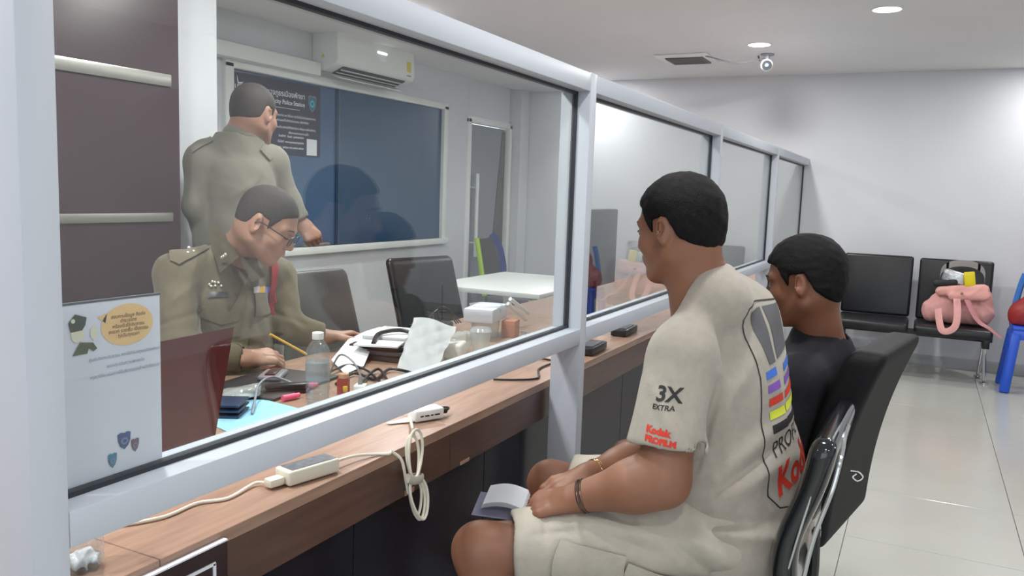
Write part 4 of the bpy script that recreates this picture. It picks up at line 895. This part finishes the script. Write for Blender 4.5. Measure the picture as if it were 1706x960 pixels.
# computer monitor beyond the second post
mo = thing('computer_monitor', 'dark computer monitor seen through the second glass pane, beside the post', 'monitor', (-1.36, 3.56, .735), .0)
part('screen_housing', MB().box((-1.36, 3.56, 1.10), (.045, .56, .36), bev=.008, rz=0), mat('monitor_grey', (62, 66, 80), .45), mo, world=True)
part('screen', MB().box((-1.385, 3.56, 1.10), (.004, .53, .31), rz=0), mat('screen_dark', (24, 26, 34), .1), mo, world=True)
part('stand', MB().cyl((-1.35, 3.56, .75), (-1.35, 3.56, .95), .022), M_BLK, mo, world=True); part('base', MB().box((-1.35, 3.56, .742), (.18, .24, .012), bev=.004), M_BLK, mo, world=True)
# ------------------------------------------------------------------ bag on the bench, stool and shopping bag
M_PINK = mat('pink_canvas', (218, 160, 156), .8, var=.05, vs=60, bump=.35, bs=500)
bg = thing('pink_bag', 'pink canvas backpack stuffed full on the right seat of the bench', 'bag', (.27, 7.2, .435))
sobj('pouch', [rc((.13, 7.24, .53), (.44, 7.25, .53), .10, .10, .04, n=(0, 1, 0), s=.75), rc((.17, 7.25, .62), (.45, 7.26, .66), .07, .07, .05, n=(0, 1, 0), s=.8), cut((0, 0, .436), (0, 0, -1), .02)], M_PINK, bg, .006, noise=wrinkle(31, .006, 42))
sobj('flap', [rc((.16, 7.19, .69), (.44, 7.17, .725), .040, .045, .03, n=(0, 1, 0), s=.7), rc((.24, 7.15, .655), (.46, 7.15, .68), .03, .035, .03, n=(0, 1, 0), s=.6)], mat('pink_flap', (226, 166, 158), .8, bump=.3, bs=500), bg, .005, noise=wrinkle(32, .003, 50))
part('button', MB().cyl((.30, 7.10, .69), (.30, 7.125, .69), .010), mat('rose_metal', (150, 95, 90), .3, metal=.6), bg, world=True)
def strap(pts, nm='strap', w=.026, m=M_PINK):
    pts = [Vector(p) for p in pts]; part(nm, MB().tube(pts, w, n=10, flat=(1.0, .16) if nm != 'x' else None), m, bg, world=True)
part('strap', MB().tube([(.27, 7.13, .645), (.28, 7.05, .55), (.275, 7.0, .46), (.24, 6.985, .415), (.19, 6.99, .41), (.165, 7.03, .47), (.15, 7.1, .56)], .026, n=10, flat=(.18, 1)), M_PINK, bg, world=True)
part('strap', MB().tube([(.34, 7.12, .645), (.38, 7.08, .56), (.43, 7.06, .49), (.49, 7.05, .455), (.55, 7.05, .41), (.585, 7.05, .385)], lambda t: .030 * (1 - .65 * t), n=10, flat=(.18, 1)), mat('pink_strap', (196, 134, 138), .8), bg, world=True)
solo('foil_pouch', MB().box((0, 0, 0), (.17, .06, .10), bev=.02, seg=3, R=Matrix.Rotation(.25, 4, 'Y')), mat('crinkled_foil', (196, 200, 204), .3, metal=.7, var=.35, vs=14, bump=1.0, bs=40), 'crinkled silver foil pouch poking out of the pink backpack', 'pouch', (.245, 7.23, .80), world=False)
solo('yellow_packet', MB().box((0, 0, 0), (.075, .025, .11), bev=.008, R=Matrix.Rotation(-.15, 4, 'Y')), mat('packet_yellow', (228, 208, 20), .4), 'bright yellow snack packet sticking out of the pink backpack', 'packet', (.345, 7.17, .80), world=False)
solo('black_cloth', MB().box((0, 0, 0), (.17, .09, .045), bev=.02, seg=3, R=Matrix.Rotation(-.15, 4, 'Y')), mat('dark_cloth', (42, 42, 48), .8, bump=.6, bs=40), 'dark folded cloth at the top left of the pink backpack', 'cloth', (.185, 7.22, .755), world=False)
b = MB(); b.grid(lambda u, v: (.30 + .155 * math.cos(math.pi * u), 7.30 + .02 * math.sin(math.pi * u * 2), .80 + .135 * math.sin(math.pi * u) ** .6 - .05 * v), 18, 3, .004)
solo('clear_bag_handle', b, mat('milky_handle', (200, 196, 192), .4, trans=.3), 'translucent rigid loop handle standing behind the foil pouch on the bench', 'handle', (.30, 7.3, .80))
st = thing('blue_stool', 'bright blue plastic stool at the right edge, under the red bag', 'stool', (.80, 7.12, 0))
M_BLU2 = mat('stool_blue', (30, 84, 205), .3)
part('seat', MB().box((.80, 7.12, .475), (.32, .32, .03), bev=.012), M_BLU2, st, world=True)
part('skirt', MB().box((.80, 7.12, .43), (.33, .33, .07), bev=.01, taper=(.95, .95)), M_BLU2, st, world=True)
for x in (-1, 1):
    for y in (-1, 1): part('leg', MB().box((.80 + x * .155, 7.12 + y * .155, .22), (.065, .065, .44), taper=(1, 1), bev=.01, R=Matrix.Rotation(-x * .10, 4, 'Y') @ Matrix.Rotation(y * .10, 4, 'X')), M_BLU2, st, world=True)
sb_ = thing('shopping_bag', 'red and green woven shopping bag on the blue stool', 'bag', (.80, 7.12, .49))
sobj('bag_body', [rc((.74, 7.12, .56), (.92, 7.12, .56), .13, .13, .03, n=(0, 1, 0), s=.8), rc((.79, 7.12, .74), (.92, 7.12, .74), .08, .08, .06, n=(0, 1, 0), s=.8), cut((0, 0, .492), (0, 0, -1), .01)], mat('bag_red', (150, 40, 40), .5, bump=.3, bs=60), sb_, .007, noise=wrinkle(41, .006, 36))
part('green_print', MB().box((.80, 7.005, .64), (.15, .012, .18), bev=.005, R=Matrix.Rotation(-.12, 4, 'X')), mat('bag_green', (80, 84, 64), .5, var=.5, vs=18), sb_, world=True)
part('blue_side', MB().tube([(.655, 7.15, .62), (.68, 7.14, .78), (.70, 7.13, .87)], .022, n=8), mat('bag_blue', (60, 120, 200), .4), sb_, world=True)
solo('tan_cloth', MB().box((0, 0, 0), (.12, .10, .16), bev=.04, seg=3), mat('tan_cloth', (196, 168, 130), .8, bump=.5, bs=40), 'tan cloth bundle sticking out of the red shopping bag', 'cloth', (.83, 7.12, .86), world=False)
# ------------------------------------------------------------------ things on the desk behind the glass
def onT(x, y, z=.736): return AZ(x, y, z)
def poly3(nm, pts, m, label, cat, th=.0012, group=None):
    b = MB(); A = [b.bm.verts.new(V3(p)) for p in pts]; B = [b.bm.verts.new(V3(p) + up * th) for p in pts]; b.bm.faces.new(A[::-1]); b.bm.faces.new(B); [b.bm.faces.new((A[i], A[(i + 1) % len(A)], B[(i + 1) % len(A)], B[i])) for i in range(len(A))]
    return solo(nm, b, m, label, cat, tuple(sum(V3(p) for p in pts) / len(pts)), group=group)
# sign sheet stuck to the inside of the first pane
gs = thing('sign_sheet', 'white information sheet with orange speech bubble in the lower left corner of the glass', 'sign', (-1.008, .776, .925))
part('sheet', MB().box((-1.0085, .7755, 1.051), (.003, .157, .256)), mat('sheet_white', (222, 222, 238), .5), gs, world=True)
part('holder_edge', MB().box((-1.0085, .7755, 1.1805), (.005, .159, .003)), col('holder_dark', (70, 74, 84)), gs, world=True)
PL = ((-1.0068, 0, 0), (0, 1, 0), (0, 0, 1))
def g2(nm, vf, m, l=.0006): return flat(nm, vf, *PL, m, gs, lift=l)
ORG = col('bubble_orange', (238, 196, 140)); TXT = col('print_brown', (128, 92, 60)); GTX = col('print_slate', (120, 128, 150)); UGR = col('cartoon_green', (44, 58, 46)); SKN = col('cartoon_skin', (226, 220, 200))
g2('bubble', ell2d(.798, 1.142, .043, .030), ORG); g2('bubble', poly2d([(.765, 1.162), (.7495, 1.158), (.762, 1.148)], 9), ORG)
for i, (s_, z) in enumerate((('สอบถามข้อมูล ติดต่อ', 1.155), ('ตำรวจไทย', 1.148), ('พร้อมรับใช้ประชาชน', 1.141), ('สะดวก รวดเร็ว เป็นธรรม', 1.134), ('ทุกวันทุกเวลา', 1.127))): g2('lettering', (lambda t: ([(x + .799, y + z - .002) for x, y in t[0]], t[1]))(text2d(s_, .0068, 'CENTER', .0001)), TXT, .0012)
for s_, z in (('ศูนย์บริการประชาชน สถานีตำรวจภูธรเมืองพัทยา', 1.098), ('แบบประเมินความพึงพอใจ', 1.085), ('กรุณาให้คะแนนการให้บริการของเจ้าหน้าที่ตำรวจ', 1.073)): g2('lettering', (lambda t: ([(x + .793, y + z) for x, y in t[0]], t[1]))(text2d(s_, .0062, 'CENTER')), GTX, .0012)
g2('officer_drawing', poly2d([(.706, 1.155), (.716, 1.166), (.733, 1.160), (.731, 1.150), (.726, 1.143), (.709, 1.142)], 9), UGR, .0012)
g2('officer_drawing', ell2d(.719, 1.138, .0095, .011), SKN, .0009)
g2('officer_drawing', poly2d([(.711, 1.110), (.722, 1.127), (.742, 1.124), (.748, 1.115), (.742, 1.112), (.735, 1.117), (.733, 1.110)], 9), col('cartoon_olive', (78, 84, 48)), .0012)
g2('officer_drawing', ell2d(.7435, 1.137, .0055, .009), SKN, .0009); g2('officer_drawing', ell2d(.7125, 1.157, .003, .003), SKN, .0018)
for cx_, cz, w__, h__, cc in ((.788, .973, .022, .026, (60, 78, 140)), (.768, .949, .015, .022, (40, 120, 160)), (.806, .962, .014, .020, (120, 84, 108))):
    m_ = col('crest_%d' % cc[0], cc); shield(cx_, cz, w__, h__, m_, m_, col('crest_center', (110, 130, 160)), PL, gs)
# red folder
BR = AX(357, 740, -1.46); TR_ = AX(390, 545, -1.50)
rf = thing('red_folder', 'dark red folder standing on the desk beside the white sign sheet', 'folder', (-1.46, 1.26, .736))
b = MB(); vs = [b.bm.verts.new(p) for p in ((-1.46, 1.10, .7365), (BR[0], BR[1], .7365), tuple(TR_), (-1.50, 1.12, TR_[2] - .006))]; bmesh.ops.solidify(b.bm, geom=[b.bm.faces.new(vs)], thickness=.004)
part('cover', b, mat('maroon_board', (122, 48, 46), .42, var=.12, vs=12), rf, world=True)
b = MB(); vs = [b.bm.verts.new(p) for p in ((-1.468, 1.10, .7365), (BR[0] - .012, BR[1] - .004, .7365), (TR_[0] - .012, TR_[1] - .004, TR_[2] - .003), (-1.51, 1.12, TR_[2] - .009))]; bmesh.ops.solidify(b.bm, geom=[b.bm.faces.new(vs)], thickness=.003)
part('back_cover', b, bpy.data.materials['maroon_board'], rf, world=True)
# blue paper, tray, plastic bag
poly3('blue_paper', [onT(*p) for p in ((352, 708), (388, 724), (508, 684), (440, 666), (402, 668))], mat('blue_paper', (150, 205, 235), .7), 'light blue paper lying on the desk behind the water bottle', 'paper')
tr = thing('document_tray', 'small dark blue desk tray beside the red folder', 'tray', tuple(onT(372, 690)))
c_ = onT(372, 690)
for k_ in range(3): part('shelf', MB().box(c_ + up * (.006 + k_ * .014), (.11, .10, .006), rz=.5, bev=.002), mat('tray_navy', (40, 56, 84), .3) if k_ == 0 else bpy.data.materials['tray_navy'], tr, world=True)
M_BAG = clear('clear_plastic_bag', (.96, .98, .97), f0=.10, rough=.12, milk=.35, milkc=(.75, .78, .78))
def crumple(nm, c, r, m, label, cat, seed, sc=40, amp=.012, h=.006, R=None):
    c = V3(c); V_, Q_ = surface(nm, [el(c, r, .01, R=R), cut((0, 0, .7375), (0, 0, -1), .004)], h, wrinkle(seed, amp, sc)); o_ = link(nm, smesh(nm, (V_, Q_), c), m); o_.location = tuple(c); return tag(o_, label, cat)
crumple('plastic_bag', onT(402, 655, .752) , (.065, .07, .024), M_BAG, 'crumpled clear plastic bag behind the red folder', 'bag', 51)
crumple('napkin_bundle', onT(408, 660, .745), (.03, .035, .014), mat('greenish_tissue', (196, 208, 200), .8), 'pale tissue bundle inside the crumpled clear bag', 'tissue', 52, amp=.006)
# stapler, highlighters, pen stand
c_ = onT(478, 655); sp_ = thing('stapler', 'black stapler lying in front of the officer by the pink highlighter', 'stapler', tuple(c_))
part('base', MB().box(c_ + up * .006, (.13, .035, .010), rz=.9, bev=.003), M_BLK, sp_, world=True); part('arm', MB().box(c_ + up * .022, (.125, .032, .014), rz=.9, bev=.005), M_BLK, sp_, world=True)
PINK = mat('neon_pink', (244, 92, 132), .4)
hl = thing('pink_highlighter', 'neon pink highlighter lying next to the black stapler', 'marker', tuple(onT(480, 664))); part('barrel', MB().cyl(onT(471, 664, .745), onT(491, 660, .745), .009), PINK, hl, world=True); part('cap', MB().cyl(onT(491, 660, .745), onT(498, 658, .745), .007), PINK, hl, world=True)
hl = thing('pink_highlighter', 'neon pink highlighter seen behind the water bottle', 'marker', tuple(onT(505, 643))); part('barrel', MB().cyl(onT(502, 645, .745), onT(522, 642, .745), .009), PINK, hl, world=True); part('cap', MB().cyl(onT(522, 642, .745), onT(528, 641, .745), .007), PINK, hl, world=True)
solo('desk_pad', MB().box(onT(455, 640) + up * .004, (.26, .34, .008), rz=.1, bev=.002), mat('dark_pad', (44, 42, 44), .5), 'dark desk pad under the officer\'s writing hand', 'pad', tuple(onT(455, 640)))
c_ = onT(455, 652)
b = MB().tube([onT(420, 690, .74), onT(425, 665, .755), onT(432, 640, .78), onT(455, 628, .775), onT(490, 640, .75)], .0035, n=8); solo('grey_cable', b, mat('cable_silver', (128, 132, 142), .4), 'grey cable arching over the desk in front of the officer', 'cable', tuple(onT(432, 660)))
c_ = onT(455, 633); ca = thing('card_reader', 'small silver and black card reader in front of the officer\'s hand', 'card reader', tuple(c_))
part('body', MB().box(c_ + up * .016, (.07, .11, .016), rz=.5, bev=.006, seg=3), mat('reader_silver', (120, 122, 130), .35), ca, world=True); part('slot', MB().box(c_ + up * .026, (.03, .09, .006), rz=.5, bev=.002), M_BLK, ca, world=True)
# water bottle
M_PET = clear('pet_bottle', (.93, .96, .97), f0=.10, rough=.03, milk=.06, milkc=(.8, .85, .9)); M_WATER = clear('bottle_water', (.90, .95, .97), f0=.05, rough=.05)
def bottle(label, loc, h, r, cap=True, water=.55, ribs=True):
    t = thing('water_bottle', label, 'bottle', loc); pr = [(.001, .002), (r * .8, 0), (r, .008)]
    n_ = 7
    for k in range(n_): z = .02 + k * h * .085; pr += [(r, z), (r * (.93 if ribs else 1), z + h * .02), (r, z + h * .05)]
    pr += [(r, h * .72), (r * .93, h * .78), (r * .62, h * .86), (.0135, h * .90), (.0135, h * .955)]
    part('shell', MB().lathe(pr, loc, 32), M_PET, t, world=True)
    part('water', MB().lathe([(.001, .004), (r * .88, .006), (r * .88, h * water), (.001, h * water)], loc, 24), M_WATER, t, world=True)
    if cap: part('cap', MB().lathe([(.0155, h * .91), (.0160, h * .915), (.0160, h * .995), (.0145, h), (.001, h)], loc, 24), M_PLW, t, world=True)
    return t
wb = bottle('clear water bottle with white cap standing just behind the glass', (*onT(529, 676)[:2], .736), .208, .033)
part('label_band', MB().lathe([(.0336, .075), (.0336, .125)], (*onT(529, 676)[:2], .736), 32), clear('label_film', (.8, .86, .9), f0=.06, rough=.2, milk=.25, milkc=(.6, .68, .75)), wb, world=True)
bottle('clear plastic bottle at the lower left behind the foreground post', (-1.145, .815, .736), .150, .032, water=.12)
crumple('crushed_ice', (-1.145, .815, .750), (.026, .026, .016), mat('ice_white', (215, 218, 220), .3), 'white crushed ice at the bottom of the clear bottle in the lower left', 'ice', 57, sc=150, amp=.007, h=.002)
# dropper can, plug, cables
c_ = onT(572, 658); ct = thing('balm_tin', 'small red and yellow tin standing beside the water bottle', 'tin', tuple(c_))
part('body', MB().lathe([(.001, 0), (.0175, 0), (.019, .004), (.019, .048), (.001, .048)], c_, 24), mat('tin_red', (160, 52, 46), .35, var=.1), ct, world=True)
part('lid', MB().lathe([(.012, .048), (.0155, .052), (.0155, .064), (.001, .066)], c_, 24), mat('tin_lid', (190, 150, 120), .35), ct, world=True)
part('label_patch', MB().box(c_ + np.array([.014, -.010, .022]), (.010, .014, .018), rz=-.7, bev=.003), mat('tin_yellow', (226, 190, 50), .4), ct, world=True)
c_ = onT(600, 656); pl = thing('usb_charger', 'white USB charger block beside the small red tin', 'charger', tuple(c_))
part('block', MB().box(c_ + up * .015, (.034, .040, .028), rz=.4, bev=.005, seg=3), M_PLW, pl, world=True)
part('lead', MB().tube([c_ + up * .028, c_ + up * .055, c_ + np.array([-.03, .0, .095]), c_ + np.array([-.10, .03, .10]), c_ + np.array([-.15, .05, .04]), c_ + np.array([-.17, .06, .006])], .003, n=8), mat('lead_grey', (140, 142, 146), .4), pl, world=True)
part('plug', MB().cyl(c_ + up * .028, c_ + up * .052, .007, .005), bpy.data.materials['lead_grey'], pl, world=True)
for i, (pts, r_) in enumerate((([(560, 640), (590, 622), (625, 632), (650, 615), (690, 622)], .005), ([(600, 640), (630, 615), (655, 640), (700, 622), (740, 612)], .0045), ([(545, 622), (580, 608), (612, 618), (640, 640), (665, 632)], .004))):
    p3 = [onT(x, y, .741 + .004 * (k % 2) + .003 * i) for k, (x, y) in enumerate(pts)]
    solo('black_cable', MB().tube(p3, r_, n=8), M_BLK, ('thick black cable snaking behind the white charger', 'black cable running under the white paper bag', 'thin black cable curled near the held paper')[i], 'cable', tuple(p3[0]), group='black cables tangled on the desk')
# papers and folders
hp_ = [onT(552, 600, .748), onT(575, 624, .740), onT(606, 610, .745), onT(634, 545, .800), onT(610, 552, .800), onT(580, 566, .785)]
poly3('held_paper', hp_, M_PAPER, 'white sheet of paper held up by the seated officer\'s left hand', 'paper', .001)
Mfold = mat('folder_black', (34, 34, 38), .35); Mfold2 = mat('folder_grey', (86, 88, 94), .45)
c_ = onT(655, 588)
for i, (dx, dy, sz, mm, lb) in enumerate(((0, 0, (.24, .32), Mfold, 'black folder at the bottom of the stack right of the held paper'), (.0, .012, (.23, .31), Mfold2, 'grey folder in the middle of the stack right of the held paper'), (-.012, .02, (.23, .30), Mfold, 'black folder on top of the stack right of the held paper'))):
    solo('folder', MB().box(c_ + np.array([dx, dy, .008 + i * .0165]), (sz[0], sz[1], .014), rz=.12 + i * .07, bev=.002), mm, lb, 'folder', tuple(c_ + up * (.0165 * i)), group='stacked folders on the desk')
solo('paper_pad', MB().box(c_ + np.array([-.03, .05, .060]), (.17, .22, .018), rz=.25, bev=.002), M_PAPER, 'thick white paper pad on top of the folder stack', 'paper', tuple(c_ + up * .05))
solo('white_booklet', MB().box(c_ + np.array([.03, -.13, .0575]), (.16, .10, .007), rz=.35, bev=.001), M_PAPER, 'white booklet on the near edge of the black folder stack', 'booklet', tuple(c_ + up * .06))
c2 = AX(660, 562, c_[0] - .02)
ym = thing('yellow_highlighter', 'neon yellow highlighter lying on the white paper pad', 'marker', tuple(c2)); part('barrel', MB().cyl(c2 + np.array([0, -.03, 0]), c2 + np.array([.01, .045, 0]), .009), mat('neon_yellow', (222, 240, 20), .4, emit=.0), ym, world=True); part('cap', MB().cyl(c2 + np.array([.01, .045, 0]), c2 + np.array([.013, .068, 0]), .010), bpy.data.materials['neon_yellow'], ym, world=True)
solo('bag_strap', MB().tube([onT(622, 572, .80), onT(632, 556, .815), onT(665, 550, .82), onT(690, 556, .81)], .008, n=8), M_BLK, 'black looped strap behind the paper pad', 'strap', tuple(onT(650, 556, .8)))
# white paper bag
A_, B_, C_, D_ = onT(662, 619, .737), onT(722, 623, .737), AX(760, 541, -1.50), AX(690, 530, -1.60)
def pb(u, v):
    lo = A_ * (1 - u) + B_ * u; hi = D_ * (1 - u) + C_ * u; p = lo * (1 - v) + hi * v
    return p + np.array([.75, -.65, 0]) * (.022 * math.sin(math.pi * u) * (1 - .6 * v) + .006 * abs(math.sin(7 * u + 5 * v)) + .005 * abs(math.sin(11 * v - 6 * u + 1)) + .003 * math.sin(23 * v + 13 * u)) + up * .008 * math.sin(5 * u) * v
pbg = thing('paper_bag', 'crumpled white paper bag standing open behind the glass', 'bag', tuple((A_ + B_) / 2))
part('front', MB().grid(pb, 26, 30, .0015), mat('white_paper_bag', (236, 238, 240), .7, bump=.5, bs=30), pbg, world=True)
part('back', MB().grid(lambda u, v: pb(u, v) + np.array([-.75, .65, 0]) * (.05 * math.sin(math.pi * min(u + .12, 1)) * (1 - v * .75) + .006), 14, 14, .0015), bpy.data.materials['white_paper_bag'], pbg, world=True)
# clear bags and tubs to its right
crumple('plastic_bag', (*onT(765, 590)[:2], .785), (.05, .09, .055), M_BAG, 'clear plastic bag with papers just right of the white paper bag', 'bag', 54, sc=34)
c_ = onT(757, 596); solo('tissue_stack', MB().box(c_ + up * .03, (.07, .11, .058), rz=.3, bev=.012, seg=3), mat('tissue_cream', (222, 218, 210), .8, bump=.6, bs=40), 'cream folded tissues inside the clear bag beside the white paper bag', 'tissue', tuple(c_))
c_ = onT(808, 560); tb = thing('plastic_tub', 'tall translucent plastic tub holding papers on the desk', 'container', tuple(c_))
part('wall', MB().lathe([(.001, 0), (.055, 0), (.068, .13), (.071, .132), (.071, .136)], c_, 32, cap=False), M_BAG, tb, world=True)
solo('paper_roll', MB().box(c_ + up * .10, (.13, .22, .06), rz=.2, bev=.01, R=None), mat('white_wrap', (212, 216, 226), .6, bump=.7, bs=25), 'loose white wrapping paper lying on top of the plastic tub', 'paper', tuple(c_ + up * .1))
c_ = onT(800, 590); cp = thing('clear_cup', 'clear plastic cup standing close behind the glass near the middle post', 'cup', tuple(c_))
part('cup_wall', MB().lathe([(.001, 0), (.028, 0), (.040, .085), (.042, .086), (.042, .089)], c_, 28, cap=False), M_BAG, cp, world=True); part('lid', MB().lathe([(.043, .088), (.036, .100), (.001, .102)], c_, 28), M_BAG, cp, world=True)
c_ = onT(850, 560); solo('brown_box', MB().box(c_ + up * .035, (.06, .08, .07), rz=.2, bev=.003), mat('kraft', (176, 120, 96), .8), 'small reddish brown carton near the middle post', 'box', tuple(c_))
for i, (a_, b_) in enumerate((((850, 498), (880, 522)), ((846, 506), (876, 533)))):
    solo('white_tube', MB().tube([AX(*a_, -1.62), AX(*b_, -1.60)], .009, n=10, sub=1), M_PLW, ('upper of two white plastic tubes leaning by the middle post', 'lower of two white plastic tubes leaning by the middle post')[i], 'tube', tuple(AX(*b_, -1.6)), group='white tubes on the desk')
kc = onT(872, 556, .80); ky = thing('keys', 'bunch of silver keys on top of the small carton near the post', 'keys', tuple(kc))
for i in range(4): a_ = i * .9; part('key', MB().cyl(kc, kc + np.array([math.cos(a_) * .02, math.sin(a_) * .05, -.004 * i]), .004), M_CHROME, ky, world=True)
part('key_ring', MB().tube([kc + np.array([.012 * math.cos(t), .015 * math.sin(t), .004]) for t in np.linspace(0, 6.28, 10, endpoint=False)], .002, n=6, closed=True), M_CHROME, ky, world=True)
# router with antenna and headset coil
c_ = np.array([-1.86, 2.98, .736]); ro = thing('wifi_router', 'black router with one upright antenna in front of the glossy black chair', 'router', tuple(c_))
part('case', MB().box(c_ + up * .022, (.13, .19, .034), rz=.1, bev=.008, seg=3), M_BLK, ro, world=True)
q = AX(737, 533, -1.90); q2 = AX(737, 474, -1.90); part('antenna', MB().cyl((q[0], q[1], .76), q2, .0065, .0055), M_BLK, ro, world=True)
for k in range(3): part('lead', MB().tube([c_ + np.array([.05, -.09 + .05 * k, .03]), c_ + np.array([.02, -.04 + .03 * k, .075 + .01 * k]), c_ + np.array([.03, .07, .085 + .008 * k]), c_ + np.array([.04, .15 + .02 * k, .02])], .003, n=6), M_BLK, ro, world=True)
# ------------------------------------------------------------------ outside the glass: adapters and cables on the counter ledge
a0, a1 = onT(482, 813, .736), onT(566, 787, .736); dr = nrm(a1 - a0); pr_ = np.array([-dr[1], dr[0], 0]); cc = (a0 + a1) / 2 + pr_ * .025; rzz = math.atan2(dr[1], dr[0])
ad = thing('power_adapter', 'white laptop power adapter with dark label lying on the ledge, nearest the camera', 'adapter', tuple(cc)); L_ = np.linalg.norm(a1 - a0)
part('case', MB().box(cc + up * .0165, (L_, .052, .031), rz=rzz, bev=.005, seg=3), M_PLC, ad, world=True)
flat('label', rect2d(-L_ * .42, -.021, L_ * .46, .021, 9), cc + up * .0322, dr, pr_, mat('label_dark_grey', (92, 98, 104), .4, var=.4, vs=60), ad)
part('plug', MB().box(cc - dr * (L_ / 2 + .018) + up * .012, (.036, .026, .018), rz=rzz, bev=.005), M_PLC, ad, world=True)
pw = onT(440, 798, .747)
solo('adapter_cord', MB().tube([cc - dr * (L_ / 2 + .03) + up * .010, onT(425, 805, .742), onT(380, 830, .7395), onT(330, 838, .7395), onT(290, 855, .7395), onT(262, 864, .7395), onT(262, 864, .7395) + np.array([-.03, -.05, 0]), onT(262, 864, .7395) + np.array([-.09, -.10, 0])], .0032, n=8), M_PLC, 'thin cream cord running left along the ledge from the nearest adapter', 'cord', tuple(onT(380, 830, .74)))
solo('adapter_cord', MB().tube([cc + dr * (L_ / 2) + up * .016, onT(590, 760, .748), onT(625, 757, .7395), onT(648, 756, .7395), (-1.062, onT(655, 758)[1] + .01, .7385), (-1.048, onT(655, 758)[1] + .03, .715), AX(676, 800, -1.043), AX(680, 822, -1.043)], .0036, n=8), M_PLC, 'cream cord crossing the ledge from the adapter to the hanging coil', 'cord', tuple(onT(610, 758, .74)))
cl_ = thing('cable_coil', 'coiled cream cable tied in the middle, hanging over the counter edge', 'cable', tuple(AX(692, 800, -1.04)))
def loop(cx, cy, wx, hy, X, rot=0, n=12):
    pts = []
    for k in range(n):
        a = 2 * math.pi * k / n; x = wx * math.sin(a) * (1 + .25 * math.cos(a)); y = -hy * math.cos(a); pts.append(AX(cx + x * math.cos(rot) - y * math.sin(rot), cy + x * math.sin(rot) + y * math.cos(rot), X))
    return pts
for k, (cx, cy, wx, hy, X, ro_) in enumerate(((696, 832, 12, 34, -1.040, -.10), (699, 830, 14, 36, -1.034, -.16), (693, 828, 9, 32, -1.046, -.04), (688, 763, 10, 38, -1.040, -.06), (692, 758, 11, 42, -1.034, .05))):
    part('coil_loop', MB().tube(loop(cx, cy, wx, hy, X, ro_), .0036, n=8, closed=True, sub=4), M_PLC, cl_, world=True)
part('tie', MB().tube([AX(678, 797, -1.03), AX(692, 801, -1.028), AX(704, 796, -1.035), AX(692, 795, -1.052)], .0065, n=8, closed=True, sub=3, flat=(1.6, .6)), mat('velcro_tie', (168, 164, 152), .8), cl_, world=True)
part('lead', MB().tube([AX(690, 725, -1.04), AX(686, 708, -1.05), onT(683, 697, .748)], .0036, n=8), M_PLC, cl_, world=True)
b0, b1 = onT(692, 706, .736), onT(740, 698, .736); dr = nrm(b1 - b0); pr_ = np.array([-dr[1], dr[0], 0]); L_ = np.linalg.norm(b1 - b0); cc = (b0 + b1) / 2 + pr_ * .022; rzz = math.atan2(dr[1], dr[0])
ad2 = thing('power_adapter', 'smaller white adapter with a black plug, further along the ledge', 'adapter', tuple(cc))
part('case', MB().box(cc + up * .017, (L_, .045, .031), rz=rzz, bev=.005, seg=3), M_PLW, ad2, world=True)
for k_, (x0_, x1_) in enumerate(((-.030, -.020), (-.016, -.002), (.002, .010), (.014, .030))): flat('moulded_mark', rect2d(x0_, 0, x1_, .004, 9), cc - pr_ * .0228 + up * .014, dr, (0, 0, 1), M_INK, ad2)
part('plug', MB().tube([cc + dr * L_ * .5 + up * .016, cc + dr * (L_ * .5 + .02) + up * .015], .0075, n=10, sub=1), M_BLK, ad2, world=True)
part('plug_lead', MB().tube([cc + dr * (L_ * .5 + .02) + up * .015, cc + dr * (L_ * .5 + .035) + pr_ * .012 + up * .018, cc + dr * (L_ * .5 + .02) + pr_ * .035 + up * .014, cc + dr * L_ * .3 + pr_ * .06 + up * .006], .0035, n=8), M_BLK, ad2, world=True)
poly3('white_strip', [onT(643, 706, .7375), onT(690, 694, .7375), onT(692, 703, .7375), onT(650, 707, .7375)], M_PLW, 'flat white cable strip beside the smaller adapter', 'strip', .002)
solo('ledge_cable', MB().tube([onT(822, 632, .7395), onT(860, 633, .7395), onT(896, 630, .7395), onT(897, 616, .7395), onT(912, 608, .7395), onT(927, 603, .7395), onT(905, 598, .7395), onT(880, 596, .7395)], .0035, n=8), M_BLK, 'bent black cable on the ledge just left of the middle post', 'cable', tuple(onT(880, 628, .74)))
for i, (p_, lb) in enumerate((((985, 586), 'black box-shaped device on the ledge just right of the middle post'), ((1040, 556), 'second black device on the ledge, near the cream T-shirt shoulder'))):
    c_ = onT(*p_); d_ = thing('phone_dock', lb, 'device', tuple(c_), group='black devices on the ledge'); part('body', MB().box(c_ + up * .016, (.07, .19, .030), rz=.05, bev=.005), M_BLK, d_, world=True); part('top_panel', MB().box(c_ + up * .032, (.05, .13, .004), rz=.05, bev=.001), Mfold2, d_, world=True)
